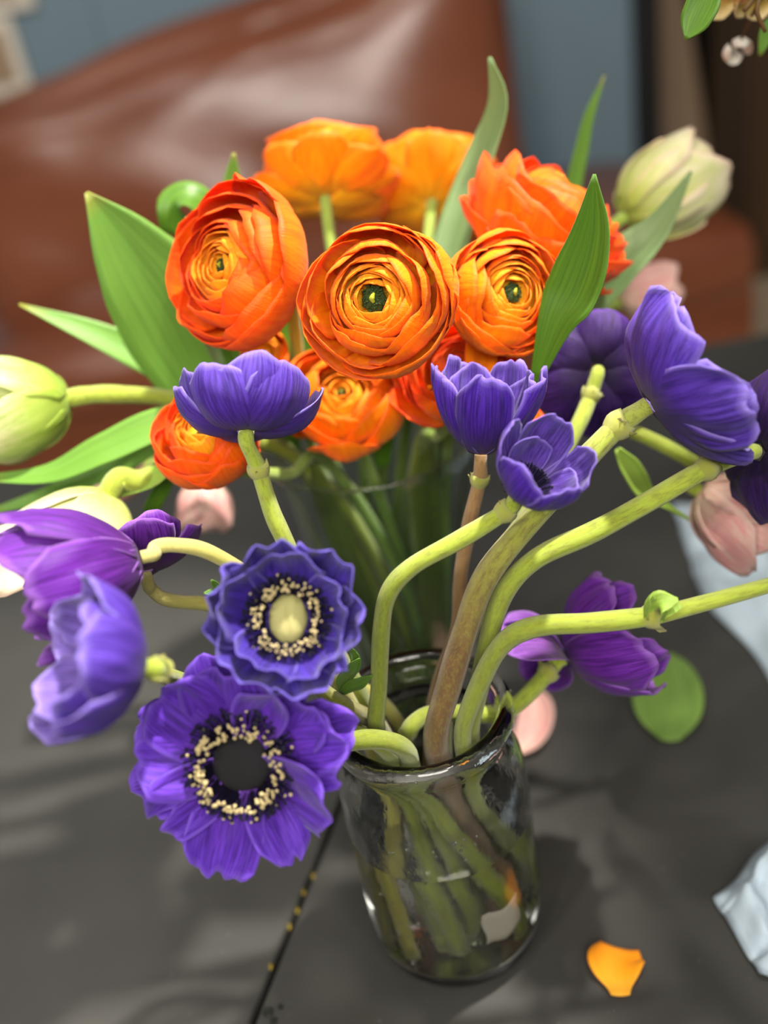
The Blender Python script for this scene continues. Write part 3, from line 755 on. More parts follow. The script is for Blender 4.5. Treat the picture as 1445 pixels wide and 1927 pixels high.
pk = []
for az, L, Wd, p1 in [(92, .034, .022, 62), (20, .032, .019, 70), (-30, .030, .017, 78), (-100, .030, .018, 70), (165, .031, .018, 74), (215, .030, .017, 66)]:
    pk.append(dict(L=L, Wd=Wd, phi0=110, phi1=p1 - 22, az=180 - az, cup=.6, ruff=.03, noise=.012, wb=.45))
H = P(1122, 700, .465)
anemone('dark aubergine anemone seen from behind, beside a deep green leaf', H, V(.06, .22, -.95), 'anemone_aubergine', pk,
        [P(1110, 748, .457), P(1088, 800, .450), P(1040, 890, .44), P(968, 1010, .43), P(915, 1120, .42), P(880, 1230, .41), P(840, 1330, .40), W3(JX + .012, JY + .01, .12), jb(250, .03)],
        (.0030, .0040, .0044, .0044, .0044, .0044, .0044), 'stem_lime', P(1108, 748, .457), k=1.055, seed=19, collar_leaf=.003)

pk = ring(4, .050, .024, 86, 4, 20, 10, cup=.75, ruff=.08, noise=.018, wb=.42, wt=.55) + ring(5, .054, .026, 92, 16, 62, 12, cup=.7, ruff=.08, noise=.018, wb=.42, wt=.55)
H = P(1222, 762, .405)
anemone('large blue-violet anemone leaning out on the thickest brownish stem', H, V(.72, .46, .10), 'anemone_pale', pk,
        [P(1158, 806, .400), P(1080, 888, .392), P(985, 1000, .382), P(918, 1092, .374), P(884, 1200, .364), P(862, 1310, .358), P(846, 1410, .354), W3(JX + .012, JY - .012, .10), jb(210, .022)],
        (.0042, .0048, .0056, .0058, .0060, .0062, .0062, .006), 'stem_brown', P(1160, 806, .400), seed=21, collar_leaf=.005)

pk = []
for az, L, Wd, p1 in [(95, .040, .020, 60), (30, .036, .018, 60), (-40, .036, .018, 60), (-95, .040, .018, 64), (160, .034, .018, 50), (215, .034, .018, 54)]:
    pk.append(dict(L=L, Wd=Wd, phi0=105, phi1=p1 - 30, az=az, cup=.6, ruff=.04, noise=.014, wb=.42))
H = P(1424, 850, .410)
anemone('dark violet anemone facing away over the pink tulip', H, V(.80, .10, -.45), 'anemone_aubergine', pk,
        [P(1330, 880, .402), P(1225, 940, .394), P(1115, 1000, .386), P(1010, 1048, .380), P(948, 1112, .374), P(918, 1200, .368), P(900, 1300, .364), P(884, 1390, .360), W3(JX + .018, JY - .006, .11), jb(140, .03)],
        (.0036, .0044, .0050, .0050, .0048, .0048, .0048, .0048), 'stem_lime', P(1326, 882, .402), seed=23, collar_leaf=.004)

pk = ring(4, .056, .019, 66, -12, 30, 8, cup=.75, ruff=.04, noise=.014, wb=.42, wt=.5) + ring(5, .054, .020, 80, 4, 66, 12, cup=.7, ruff=.04, noise=.014, wb=.42, wt=.5)
pk += [dict(L=.040, Wd=.019, phi0=100, phi1=p_, az=a_, cup=.5, noise=.016) for a_, p_ in ((80, 160), (120, 175), (215, 175), (165, 185))]
H = P(1064, 1238, .407)
anemone('purple anemone lying low behind the jar, crossed by a bare lime stem', H, V(.86, .42, .04), 'anemone_plum', pk,
        [P(1024, 1262, .402), P(965, 1305, .390), P(880, 1322, .385), P(800, 1342, .378), P(756, 1388, .368), W3(JX - .012, JY + .008, .12), jb(-40, .03)],
        (.0036, .0044, .0046, .0046, .0046, .0046), 'stem_lime', P(1026, 1262, .402), seed=25, collar_leaf=.005)

pk = ring(5, .044, .020, 90, 10, 30, 8, cup=.7, wb=.4) + ring(5, .046, .020, 94, 24, 66, 8, cup=.7, wb=.4)
H = P(1560, 1068, .345)
r13 = anemone('violet anemone on the long bare lime stem with a leafy tuft', H, V(.9, .2, .1), 'anemone_violet', pk,
        [P(1445, 1102, .345), P(1300, 1142, .345), P(1222, 1160, .345), P(1110, 1172, .347), P(1010, 1178, .350), P(950, 1210, .352), P(914, 1280, .353), P(888, 1380, .355), W3(JX + .02, JY - .014, .11), jb(170, .03)],
        (.0032, .0034, .0036, .0044, .0048, .0048, .0046, .0046, .0046), 'stem_lime', P(1222, 1160, .345), seed=27, collar_leaf=.009)

for k, (a, b, c_, w_) in enumerate([((1222, 1160), (1240, 1136), (1276, 1128), .0055), ((1218, 1155), (1222, 1135), (1226, 1122), .003), ((1230, 1165), (1250, 1150), (1282, 1140), .004)]):
    leaf(r13, [P(*a, .343), P(*b, .340), P(*c_, .338)], [.003, w_, w_ * .9, .001], V(.2, .5, 1), M['leaf_lime'], 'bract', .0004, cup=.6, n=12, nu=7, wave=.35, seed=k)

# ================================================================== RANUNCULUS IN THE VASE
def vstem(hb, lift=.02, rr=.05, z=.02, turn=0):
    """stem path from under a flower head over the vase's rim to its foot"""
    d = np.array([hb[0] - VX, hb[1] - VY]); l = np.linalg.norm(d); a = math.atan2(d[1], d[0]) + math.radians(turn)
    k = min(l * .8, rr); rim = W3(VX + k * math.cos(a), VY + k * math.sin(a), VH + .004)
    am, af = a + math.radians(45), a + math.radians(110)
    mid = W3(VX + .022 * math.cos(am), VY + .022 * math.sin(am), VH * .5)
    foot = W3(VX + .022 * math.cos(af), VY + .022 * math.sin(af), z)
    q = (np.asarray(hb) + rim) / 2; q[2] = max(q[2], rim[2] + .01) + lift
    return [q, rim, mid, foot]
def ran(label, x, y, Y, axis, R, lift=.0, back=.03, turn=0, k=1.0, **kw):
    c = farther(P(x, y, Y), k); R *= k
    if 'wide' in kw: kw['wide'] = [dict(d, L=d['L'] * k, Wd=d['Wd'] * k) for d in kw['wide']]
    ax = unit(np.asarray(axis)); hb = c - ax * (R * .75 + back)
    return ranunculus(label, c, ax, R, vstem(hb, lift, turn=turn), **kw)
ran('large orange ranunculus turned full face with a dark green eye', 712, 566, .50, V(-.22, -.12, 1), .0345, back=.045, turn=25, k=0.92, seed=2, outer=-16, hole=.19, layers=10,
    wide=(dict(L=.062, Wd=.024, phi1=-12, az=38), dict(L=.059, Wd=.022, phi1=0, az=8), dict(L=.058, Wd=.022, phi1=-14, az=95)))
ran('red-orange ranunculus turned aside beside the broad tulip leaf', 450, 510, .51, V(-.62, .04, .80), .037, back=.012, turn=-60, seed=4, outer=-20, hole=.10, layers=10, mats=('ran_red', 'ran_core'), zs=.80,
    wide=(dict(L=.072, Wd=.024, phi1=-12, az=62), dict(L=.060, Wd=.024, phi1=-5, az=-20)))
ran('tightly cupped orange ranunculus tucked under the biggest bloom', 950, 556, .475, V(.30, -.05, .92), .0275, k=1.02, seed=6, outer=-22, hole=.17, layers=8,
    wide=(dict(L=.050, Wd=.019, phi1=-30, az=188), dict(L=.048, Wd=.018, phi1=-28, az=120), dict(L=.044, Wd=.010, phi1=60, az=-100)))
wd = [dict(L=.058, Wd=.020, phi1=14 + 9 * math.sin(k * 2.3), az=k * 40, phi0=102) for k in range(9)] + [dict(L=.055, Wd=.019, phi1=38 + 12 * math.sin(k * 1.7), az=k * 45 + 20, phi0=104) for k in range(8)]
ran('biggest ruffled orange ranunculus seen from the side', 1040, 412, .53, V(.50, .66, .35), .040, k=1.05, seed=8, outer=-4, hole=.12, layers=8, mats=('ran_red', 'ran_core'), wide=wd, loose=.8)
wd = [dict(L=.050, Wd=.020, phi1=40 + 14 * math.sin(k * 2.1), az=k * 45, phi0=104) for k in range(8)]
ran('orange ranunculus standing behind the others with its pale stem showing', 612, 318, .66, V(-.05, .93, -.3), .036, seed=10, outer=0, hole=.15, layers=7, wide=wd, loose=.8, back=.04, zs=.7)
ran('orange ranunculus half hidden behind the tall tulip leaf', 818, 338, .68, V(.1, .8, -.5), .034, k=1.02, seed=12, outer=0, hole=.15, layers=7, wide=wd, loose=.8, zs=.8)
ran('orange ranunculus with a small brown eye, hanging below the full-faced one', 648, 755, .47, V(-.12, .35, .92), .0275, k=1.1, seed=14, outer=-34, hole=.08, layers=8,
    wide=(dict(L=.058, Wd=.020, phi1=-25, az=-90), dict(L=.042, Wd=.016, phi1=-8, az=20)))
ran('red-orange ranunculus hanging over the vase edge below the lilac anemone', 395, 822, .48, V(-.25, .45, .70), .0255, k=0.98, seed=16, outer=-26, hole=.2, layers=7, mats=('ran_red', 'ran_core'), centre='deep',
    wide=(dict(L=.050, Wd=.020, phi1=-10, az=-60), dict(L=.050, Wd=.020, phi1=-14, az=-120)))
ran('orange ranunculus mostly hidden behind the upright ruffled anemone', 868, 715, .475, V(.05, .55, .8), .0260, k=1.045, seed=18, outer=-20, hole=.12, layers=8, mats=('ran_red', 'ran_red'),
    wide=(dict(L=.046, Wd=.016, phi1=25, az=205), dict(L=.048, Wd=.017, phi1=0, az=170), dict(L=.050, Wd=.013, phi1=50, az=-28)))
ran('small orange ranunculus bud deep between the green leaves', 500, 668, .54, V(-.1, .2, .9), .012, seed=20, outer=-30, hole=.1, layers=5, stem_r=(.002, .0022, .0025))

# ================================================================== TULIPS IN THE VASE
def px(n, Y): return n * Y * 1.06 / FPX
def lf(pts, Y, half, normal, mat, **kw):
    if np.isscalar(Y): Y = [Y] * len(pts)
    d = dict(pts=[P(x, y, yy) for (x, y), yy in zip(pts, Y)], widths=[px(h, Y[0]) for h in half], normal=normal, mat=M[mat]); d.update(kw); return d
vtop = W3(VX, VY, VH)
rimp = lambda a, r=.05, dz=0.0: W3(VX + r * math.cos(math.radians(a)), VY + r * math.sin(math.radians(a)), VH + dz)
vfoot = lambda a: W3(VX + .024 * math.cos(math.radians(a - 75)), VY + .024 * math.sin(math.radians(a - 75)), .02)

tulip('pale green parrot tulip on a lime stem below the narrow tulip leaf', P(128, 750, .53), V(-.95, -.18, .1), .062, .028, [P(220, 742, .53), P(330, 752, .54), P(440, 800, .55), rimp(204, .055), vfoot(0)], 'tulip_green', 3, p1=-8, ruff=.05,
      stem_r=(.0052, .0052, .0046, .0042), stem_key='stem_lime', leaves=[
      lf([(470, 850), (390, 720), (310, 570), (235, 460), (162, 362)], .56, [12, 74, 104, 92, 54, 3], V(-.1, .1, 1), 'leaf', cup=.4, twist=(10, -5)),
      lf([(520, 800), (400, 730), (310, 690), (180, 630), (36, 572)], .57, [12, 32, 40, 36, 22, 2], V(.1, .35, .95), 'leaf', cup=.5),
      lf([(450, 830), (330, 795), (200, 845), (90, 893), (-40, 900)], .50, [12, 36, 42, 36, 22, 8], V(.1, .5, .85), 'leaf', cup=.4, twist=(5, -15)),
      lf([(430, 850), (320, 822), (220, 875), (90, 930), (-40, 970)], .53, [12, 26, 26, 22, 14, 4], V(.1, .3, .9), 'leaf', cup=.4)])
tulip('cream tulip drooping behind the plum anemone', P(205, 930, .47), V(-.5, -.86, .05), .085, .026, [P(262, 905, .48), P(330, 870, .50), P(430, 830, .52), rimp(232, .055), vfoot(40)], 'tulip', 5, k=1.005, p1=-6,
      stem_r=(.006, .006, .005, .0042), stem_key='stem_lime', leaves=[lf([(340, 860), (290, 900), (210, 925), (130, 950)], .481, [8, 26, 26, 3], V(0, .6, .8), 'leaf_lime', cup=.6),
      lf([(330, 860), (310, 910), (285, 960), (292, 985)], .50, [8, 16, 16, 4], V(.3, .2, .9), 'leaf_deep', cup=.6)])
tulip('pink-flushed tulip in the shade behind the lime leaves', P(272, 878, .62), V(-.9, -.25, 0), .050, .020, [P(340, 860, .62), P(430, 840, .61), rimp(148, .05), vfoot(20)], 'tulip_pink', 7)
tulip('small pink-and-cream tulip hanging under the lowest red-orange ranunculus', P(385, 905, .60), V(.0, -.98, .05), .042, .022, [P(400, 870, .60), P(450, 835, .60), rimp(174, .052), vfoot(10)], 'tulip_pink', 9)
tulip('cream and green parrot tulip rising behind the glaucous leaf', P(1178, 408, .64), V(.80, .55, .0), .078, .036, [P(1120, 470, .63), P(1020, 580, .61), P(900, 690, .585), rimp(10, .045), vfoot(180)], 'tulip_flame', 11, p1=-26,
      leaves=[lf([(1010, 700), (1110, 570), (1170, 495), (1240, 425), (1300, 322)], .57, [10, 30, 46, 42, 22, 2], V(-.35, .2, .9), 'leaf_grey', cup=.5),
              lf([(1000, 600), (1060, 420), (1090, 300), (1108, 220), (1138, 142)], .66, [10, 16, 15, 12, 8, 1], V(.2, .1, 1), 'leaf', cup=.4),
              lf([(1000, 740), (1045, 610), (1082, 540), (1112, 440), (1118, 328)], .461, [6, 30, 54, 52, 32, 2], V(-.3, .1, .9), 'leaf_deep', cup=.45)])
tulip('blush tulip beyond the table of flowers, behind the aubergine anemone', P(1170, 570, .72), V(.93, .28, 0), .052, .024, [P(1110, 600, .70), P(1000, 640, .66), P(890, 700, .61), rimp(25, .045), vfoot(200)], 'tulip_pink', 13)
tulip('pink tulip nodding down under the bare stems', P(1318, 925, .470), V(.78, -.55, .1), .058, .027, [P(1322, 885, .472), P(1270, 850, .475), P(1195, 815, .485), P(1080, 780, .51), P(960, 770, .55), rimp(-34, .05), vfoot(160)], 'tulip_pink', 15, p1=-12,
      stem_key='stem_lime', leaves=[lf([(1310, 985), (1255, 952), (1212, 925), (1185, 880), (1162, 845)], .47, [3, 5, 14, 26, 22, 6], V(.6, .3, .7), 'leaf_lime', cup=.9, twist=(0, 60))])
# leaves between the blooms belong to a tulip whose bud is lost among them
tulip('green tulip bud among the leaves in the middle of the vase', P(770, 640, .56), V(.05, .95, 0), .040, .014, [P(775, 720, .565), rimp(45, .02), vfoot(225)], 'tulip_green', 17, p1=-10,
      leaves=[*[dict(pts=[W3(VX + .0335 * math.cos(math.radians(a_)), VY + .0335 * math.sin(math.radians(a_)), .03), W3(VX + .0395 * math.cos(math.radians(a_)), VY + .0395 * math.sin(math.radians(a_)), .09), W3(VX + .0485 * math.cos(math.radians(a_)), VY + .0485 * math.sin(math.radians(a_)), .145), rimp(a_, .0605, -.02), rimp(a_, .063, .012)], widths=[.004, .009, .011, .010, .003], normal=np.array([math.cos(math.radians(a_)), math.sin(math.radians(a_)), .1]), mat=M[m_], cup=-.24) for a_, m_ in ((-125, 'leaf_olive'), (-62, 'leaf_olive'), (-5, 'leaf_olive'), (200, 'leaf_olive'))],
              lf([(842, 720), (836, 620), (850, 470), (898, 320), (938, 200), (921, 108)], [.585, .575, .591, .602, .602, .602], [10, 36, 40, 38, 30, 20, 2], V(-.5, .1, .8), 'leaf_grey', cup=.55),
              lf([(850, 790), (852, 700), (852, 600), (862, 480)], .555, [10, 30, 30, 4], V(.2, 0, 1), 'leaf_deep', cup=.5),
              lf([(640, 850), (600, 690), (560, 600), (540, 480)], .57, [12, 50, 48, 4], V(.2, .1, 1), 'leaf_deep', cup=.5),
              lf([(556, 840), (520, 740), (500, 640), (490, 560)], .574, [12, 40, 40, 4], V(-.2, .1, 1), 'leaf', cup=.5),
              lf([(720, 880), (715, 800), (700, 720), (690, 660)], .553, [12, 34, 34, 4], V(0, .1, 1), 'leaf_deep', cup=.4),
              lf([(470, 600), (450, 420), (438, 350), (440, 288)], .60, [8, 22, 18, 2], V(.2, .1, 1), 'leaf', cup=.4),
              lf([(480, 620), (420, 460), (370, 380), (330, 380), (318, 440)], .60, [10, 34, 40, 34, 14], V(.2, .6, .7), 'leaf_deep', cup=.5),
              lf([(420, 700), (362, 560), (350, 470), (352, 408)], .545, [8, 20, 16, 2], V(.3, .1, .9), 'leaf_grey', cup=.5)])

# ================================================================== ON THE TABLE
M['petal_y'] = [petal_mat('fallen_petal', (255, 196, 60), (255, 176, 30), (250, 160, 20), (244, 150, 16), .3, .45, .3, .1, 16)] * 2
def flat_thing(name, label, cat, pts, widths, mat, cup, normal=(0, 0, 1), lift=.002, **kw):
    v, f, pc = leaf_data([p + np.array([0, 0, lift]) for p in pts], widths, np.array(normal, float), cup=cup, **kw)
    v[:, 2] += max(0, TZ + .0006 - v[:, 2].min())
    return tag(mesh_obj(name, v, f, mat, None, pc, solid=.0006), label, cat)
flat_thing('fallen_petal', 'yellow-orange petal lying on the bare black table', 'petal', [Z(1168, 1878), Z(1164, 1850), Z(1160, 1815), Z(1166, 1788)], [.005, .0065, .0125, .0165, .0150, .011], M['petal_y'], .55, n=14, wave=.1)
flat_thing('fallen_leaf', 'round green leaf lying on the table behind the jar', 'leaf', [Z(1262, 1398), Z(1258, 1350), Z(1254, 1290), Z(1252, 1232)], [.006, .016, .0215, .0245, .0255, .0245, .021, .0150, .003], leaf_mat('fallen_leaf', (108, 148, 58), (136, 172, 80)), .5, n=26)
flat_thing('fallen_tulip_petal', 'curled cream tulip petal lying on the table behind the jar', 'petal', [Z(965, 1425), Z(1000, 1400), Z(1012, 1350), Z(1000, 1300)], [.004, .0115, .0150, .0155, .0125, .004], M['tulip_pink'][0], 1.2, n=20)
M['paper'] = flat_mat('pale_blue_paper', (196, 214, 226), .75, .2, 25, .25, (150, 170, 190), .4)
def paper(label, corners, hgt, seed):
    rs = np.random.RandomState(seed); ph = rs.rand(8) * 6.28; n = 26; v = []
    a, b, c, d = [np.asarray(q) for q in corners]
    for i in range(n):
        for j in range(n):
            s, t = i / (n - 1), j / (n - 1)
            p = a * (1 - s) * (1 - t) + b * s * (1 - t) + c * s * t + d * (1 - s) * t
            h = abs(math.sin(5 * s + 3 * t + ph[0])) + .8 * abs(math.sin(7 * t - 4 * s + ph[1])) + .5 * abs(math.sin(13 * s + 9 * t + ph[2])) + .3 * abs(math.sin(19 * t - 15 * s + ph[3]))
            e = min(1, 6 * min(s, t, 1 - s, 1 - t) + .12)
            p = p + np.array([.004 * math.sin(9 * t + ph[4]), .004 * math.sin(11 * s + ph[5]), .001 + hgt * h * e]); v.append(p)
    return tag(mesh_obj('crumpled_paper', v, grid_faces(n, n), M['paper'], None, solid=.0003), label, 'paper')
paper('crumpled pale blue paper on the table beyond the pink tulip', [Z(1262, 955), Z(1300, 1085), Z(1520, 1390), Z(1640, 960)], .007, 2)
paper('crumpled pale blue paper on the table nearest the fallen petal', [Z(1330, 1690), Z(1425, 1850), Z(1640, 1960), Z(1560, 1490)], .008, 6)
# crumbs caught in the seam
M['crumb'] = flat_mat('plant_crumb', (150, 130, 40), .8, .2, 100, .3)
iv, fc = ico()
for k, (x, y) in enumerate([(572, 1680), (560, 1715), (510, 1820), (590, 1650), (545, 1745)]):
    v = iv * np.array([.0012, .0028, .0011]) + Z(x, y) + np.array([.0, 0, .0006])
    tag(mesh_obj('plant_crumb', v, fc, M['crumb'], None), 'tiny plant crumb caught in the seam between the tables', 'crumb', 'crumbs in the seam')
for k, (x, y, r) in enumerate([(505, 1905, .0032), (528, 1895, .0018), (515, 1922, .0024)]):
    v, f = lathe([(.0001, 0), (1, 0), (.9, .35), (.6, .6), (.0001, .72)], 16); v = v * r + Z(x, y)
    tag(mesh_obj('water_drop', v, f, M['thin'], None), ['largest water drop on the table by the seam', 'smallest water drop beside two others by the seam', 'middle-sized water drop by the seam'][k], 'water drop', 'water drops by the seam')

# flowering branch reaching in at the upper right, from a jug that stands farther along the table
M['jug'] = flat_mat('cream_stoneware', (206, 196, 172), .5, .4, 20, .2)
M['bud'] = [petal_mat('yellow_bloom', (214, 200, 90), (226, 206, 110), (236, 222, 170), (200, 180, 80), .3, .5, .3, .1)] * 2
M['twig'] = flat_mat('brown_twig', (110, 84, 48), .7, .3, 60, .4)
jg = W3(.62, .62, 0)
jug = thing('stoneware_jug', 'cream stoneware jug standing beyond the papers', 'jug', jg)
v, f = lathe([(.001, 0), (.045, 0), (.06, .02), (.068, .08), (.055, .15), (.035, .19), (.04, .215), (.036, .215), (.031, .19), (.05, .15), (.06, .08), (.05, .02), (.001, .012)], 40, jg[0], jg[1], jg[2]); mesh_obj('body', v, f, M['jug'], jug)
v, f, pc = tube_data([jg + np.array([.04, 0, .19]), jg + np.array([.1, 0, .18]), jg + np.array([.11, 0, .11]), jg + np.array([.064, 0, .06])], [.007, .006, .007], 24, 10); mesh_obj('handle', v, f, M['jug'], jug)
br_ = thing('flowering_branch', 'brown twig with green leaves and yellow blooms hanging in from above', 'branch', jg + np.array([0, 0, .05]))
tw = [P(1400, 20, .55), P(1470, -60, .56), P(1560, -90, .58), jg + np.array([-.02, 0, .45]), jg + np.array([0, 0, .2]), jg + np.array([0, 0, .02])]
tube('twig', tw, [.0012, .0018, .0026, .003], M['twig'], br_, n=40, nseg=8)
tube('twig', [P(1470, -60, .56), P(1425, 10, .55), P(1440, 60, .55)], [.0014, .001], M['twig'], br_, n=12, nseg=6)
leaf(br_, [P(1345, -40, .52), P(1325, 5, .52), P(1305, 45, .52), P(1290, 74, .52)], [px(14, .52), px(30, .52), px(26, .52), px(2, .52)], V(-.3, .2, .9), M['leaf_deep'], cup=.3, n=14)
leaf(br_, [P(1470, -60, .56), P(1400, -50, .54), P(1345, -40, .52)], [px(5, .52), px(6, .52), px(5, .52)], V(0, .3, .9), M['leaf_deep'], cup=.3, n=10)
leaf(br_, [P(1470, 20, .60), P(1445, 60, .60), P(1430, 105, .60)], [px(6, .6), px(16, .6), px(2, .6)], V(.2, .2, .9), M['leaf'], cup=.3, n=10)
for (x, y, Y, s) in [(1350, -6, .58, .016), (1425, 2, .58, .014)]:
    c = P(x, y - 20, Y); fr = frame(V(.1, -.85, .2))
    for k in range(5): add_petal(br_, c, fr, M['bud'], L=s, Wd=s * .5, phi0=85, phi1=10, az=72 * k, ns=8, nu=7, cup=.7, seed=k)
    tube('twig', [c, P(1470, -60, .56)], [.001, .001], M['twig'], br_, n=8, nseg=6)
c = P(1386, 92, .62); fr = frame(V(.3, -.8, .2))
tube('twig', [c, P(1410, 40, .6), P(1425, 10, .55)], [.0008, .001], M['twig'], br_, n=10, nseg=6)
for k in range(4): add_petal(br_, c - fr[2] * .004, fr, [M['white'], M['white']], 'bud', L=.012, Wd=.006, phi0=80, phi1=-40, az=90 * k, ns=7, nu=7, cup=.8, seed=k)

# ------------------------------------------------------------------ let the stems settle beside one another
def settle(rounds=260):
    from mathutils.kdtree import KDTree
    bpy.context.view_layer.update()
    # petals and leaves are obstacles that the stems slide past
    pts = []; own = []
    ids = {st['root'].name: i for i, st in enumerate(STEMS)}
    for o in bpy.data.objects:
        if o.type != 'MESH' or o.name.split('.')[0] not in ('petal', 'leaf', 'sepal', 'pistil'): continue
        r = o.parent
        while r.parent: r = r.parent
        if r.name not in ids: continue
        org = np.array(r.location); n = len(o.data.vertices); co = np.empty(n * 3, np.float32); o.data.vertices.foreach_get('co', co)
        pts.append(co.reshape(-1, 3) + org); own += [ids[r.name]] * n
    pts = np.vstack(pts); kd = KDTree(len(pts))
    for i, p in enumerate(pts): kd.insert(p, i)
    kd.balance()
    # below the mouth the stems spiral past one another, each to its own place on the vessel's floor
    for ves, cx, cy, top, radii_, zf in (('jar', JX, JY, .150, (.036, .022), .0135), ('vase', VX, VY, VH - .006, (.029, .0165), .019)):
        grp = []
        for st in STEMS:
            if st['vessel'] != ves: continue
            c = st['c']; above = np.where(c[:, 2] > TZ + top)[0]; e = min(above[-1] + 1, len(c) - 12) if len(above) else 0
            grp.append((math.atan2(c[e][1] - cy, c[e][0] - cx), e, st))
        grp.sort(key=lambda g: g[0]); n_ = len(grp); mean = math.atan2(sum(math.sin(g[0] - 2 * math.pi * i / n_) for i, g in enumerate(grp)), sum(math.cos(g[0] - 2 * math.pi * i / n_) for i, g in enumerate(grp)))
        for i, (th, e, st) in enumerate(grp):
            c = st['c']; fa = mean + 2 * math.pi * i / n_ + math.radians(50); rf = radii_[i % 3 == 1]
            p0 = c[e]; foot = np.array([cx + rf * math.cos(fa), cy + rf * math.sin(fa), TZ + zf]); d0 = c[e] - c[max(e - 2, 0)]; d0 = d0 / np.linalg.norm(d0) * .3 * np.linalg.norm(foot - p0)
            p1 = p0 + d0; p2 = foot + np.array([0, 0, .3 * (p0[2] - foot[2])]); t = np.linspace(0, 1, len(c) - e)[:, None]
            st['c'][e:] = (1 - t) ** 3 * p0 + 3 * (1 - t) ** 2 * t * p1 + 3 * (1 - t) * t * t * p2 + t ** 3 * foot
    X = np.vstack([st['c'] for st in STEMS]); X0 = X.copy(); rad = np.concatenate([st['rad'] for st in STEMS])
    sid = np.concatenate([[i] * len(st['c']) for i, st in enumerate(STEMS)]); start = np.concatenate([[0], np.cumsum([len(st['c']) for st in STEMS])])
    pin = np.ones(len(X)); inside = np.zeros(len(X), bool); jar_ = np.zeros(len(X), bool)
    for i, st in enumerate(STEMS):
        a, b = start[i], start[i + 1]; c = st['c']; arc = np.concatenate([[0], np.cumsum(np.linalg.norm(np.diff(c, axis=0), axis=1))])
        pin[a:b] = np.clip((arc - .005) / .014, 0, 1)
        top = TZ + (.165 if st['vessel'] == 'jar' else VH)
        above = np.where(c[:, 2] > top)[0]; e = above[-1] + 1 if len(above) else 0
        inside[a + e:b] = True; jar_[a:b] = st['vessel'] == 'jar'
    def wall(z, prof):                      # inner radius of the vessel at height z
        p = sorted((q[1], q[0]) for q in prof); return np.interp(z, [q[0] for q in p], [q[1] for q in p])
    D = np.zeros_like(X)
    for it in range(rounds):
        X = X0 + D; mv = np.zeros_like(X)
        for i in range(len(STEMS)):
            a, b = start[i], start[i + 1]; A = X[a:b]
            lo, hi = A.min(0) - .012, A.max(0) + .012
            J = np.where((sid > i) & (X > lo).all(1) & (X < hi).all(1))[0]
            if not len(J): continue
            d = A[:, None, :] - X[J][None]; l = np.linalg.norm(d, axis=2); need = rad[a:b][:, None] * 1.1 + rad[J][None] * 1.1 + .0008
            hit = l < need
            if not hit.any(): continue
            ii, jj = np.where(hit); u = d[ii, jj] / (l[ii, jj][:, None] + 1e-9); lack = (need - l)[ii, jj]; lh = l[ii, jj]
            for o_ in np.unique(sid[J[jj]]):    # two stems that cross part along their common normal, so neither is caught in the other
                m_ = np.where(sid[J[jj]] == o_)[0]; k_ = m_[np.argmin(lh[m_])]; qa, qb = a + ii[k_], J[jj[k_]]
                ta, tb = unit(X[min(qa + 1, b - 1)] - X[max(qa - 1, a)]), unit(X[min(qb + 1, start[o_ + 1] - 1)] - X[max(qb - 1, start[o_])])
                nrm = np.cross(ta, tb); nl = np.linalg.norm(nrm)
                if nl < .12: nrm = u[k_] - ta * (u[k_] @ ta)
                nrm = unit(nrm); sg = 1.0 if u[k_] @ nrm >= 0 else -1.0
                near = m_[np.abs(ii[m_] - ii[k_]) <= 5]
                lack[near] = np.maximum(lack[near], need[ii[near], jj[near]] - np.abs(np.einsum('ij,j->i', d[ii[near], jj[near]], nrm))) * .9
                u[near] = nrm * sg
            g = u * lack[:, None]
            wi, wj = pin[a + ii], pin[J[jj]]; t = wi + wj + 1e-6
            # the strongest push counts
            for q, gi in zip(a + ii, g * (wi / t)[:, None]):
                if gi @ gi > mv[q] @ mv[q]: mv[q] = gi
            for q, gj in zip(J[jj], -g * (wj / t)[:, None]):
                if gj @ gj > mv[q] @ mv[q]: mv[q] = gj
        if it % 2 == 0:
            for q in np.where(pin > 0)[0]:
                need = rad[q] + .0012; best = None
                for co, idx, dist in kd.find_range(X[q], need):
                    if own[idx] != sid[q] and (best is None or dist < best[1]): best = (co, dist)
                if best is not None: mv[q] += (X[q] - np.array(best[0])) / (best[1] + 1e-6) * (need - best[1])
        for hc, hr, hroot in HEADS:
            d = X - hc; l = np.linalg.norm(d, axis=1) + 1e-9; q = np.where((l < hr + rad) & (sid != ids[hroot]))[0]
            # past a bloom a stem goes round behind and below it
            way = d[q] / l[q][:, None] + np.array([0, .5, .1]); way /= np.linalg.norm(way, axis=1)[:, None]
            mv[q] += way * (hr + rad[q] - l[q])[:, None]
        D += .6 * mv * pin[:, None]
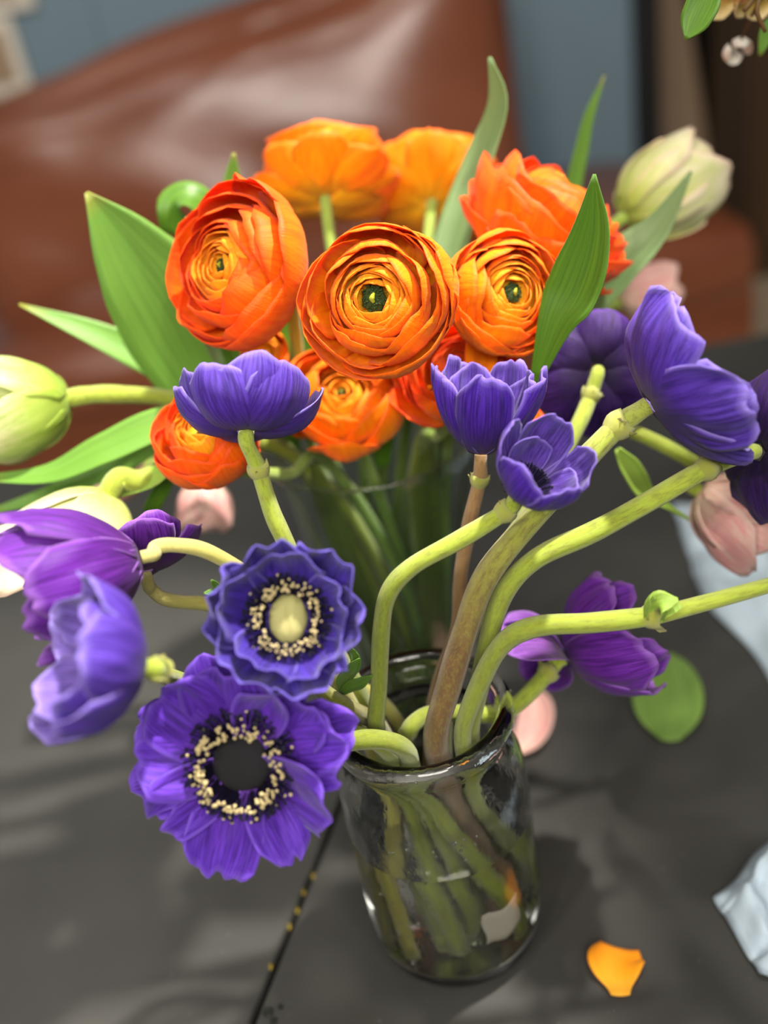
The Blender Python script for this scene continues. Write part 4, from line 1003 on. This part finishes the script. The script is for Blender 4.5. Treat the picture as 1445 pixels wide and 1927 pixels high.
        # even the shift out along each stem
        for i in range(len(STEMS)):
            a, b = start[i], start[i + 1]; d = D[a:b].copy(); d[1:-1] = .25 * d[:-2] + .5 * d[1:-1] + .25 * d[2:]; d[-1] = .5 * d[-1] + .5 * d[-2]; D[a:b] = d * np.where(pin[a:b] > 0, 1, 0)[:, None]
        # glass: stay within the vessel, clear of its rim, above its floor
        X = X0 + D
        for flag, cx, cy, prof, rr, rz, rt, floor_, gap in ((True, JX, JY, inner, .0428, .1632, .0098, .0105, .0006), (False, VX, VY, vi, .0702, VH, .0022, .0155, .0034)):
            s_ = np.where(jar_ == flag)[0]; z = X[s_, 2] - TZ; v = X[s_, :2] - np.array([cx, cy]); rho = np.linalg.norm(v, axis=1) + 1e-9; er = v / rho[:, None]
            dr, dz = rho - rr, z - rz; l = np.hypot(dr, dz) + 1e-9; push = np.maximum(0, rt + rad[s_] - l)
            X[s_, :2] += er * (dr / l * push)[:, None]; X[s_, 2] += dz / l * push
            z = X[s_, 2] - TZ; v = X[s_, :2] - np.array([cx, cy]); rho = np.linalg.norm(v, axis=1) + 1e-9; er = v / rho[:, None]
            lim = np.minimum(np.minimum(wall(z - .004, prof), wall(z + .004, prof)), wall(z, prof)) - rad[s_] * 1.08 - gap
            out = np.where(inside[s_] & (z < rz - .004), np.maximum(0, rho - lim), 0); X[s_, :2] -= er * out[:, None]
            X[s_, 2] += np.where(inside[s_], np.maximum(0, floor_ + rad[s_] * .5 - z), 0)
        D = X - X0
    for i, st in enumerate(STEMS):
        a, b = start[i], start[i + 1]; c = X[a:b].copy()
        for _ in range(2): c[2:-1] = .25 * c[1:-2] + .5 * c[2:-1] + .25 * c[3:]
        v, f, pc = tube_data(c, st['rad'], len(c), st['nseg'], .03, st['seed']); mesh_obj('stem', v, f, st['mat'], st['root'], pc)
        if st['collar_at'] is not None:
            fine = catmull(c, 200); q = min(max(int(np.argmin(np.linalg.norm(fine - st['collar_at'], axis=1))), 1), 198)
            rr = np.interp(q / 199, np.linspace(0, 1, len(c)), st['rad']); collar(st['root'], fine[q], fine[q - 1] - fine[q + 1], rr, M['collar'], st['seed'], ln=st['collar_leaf'])
settle()

for o in list(bpy.data.objects):
    if '_o' in o: del o['_o']
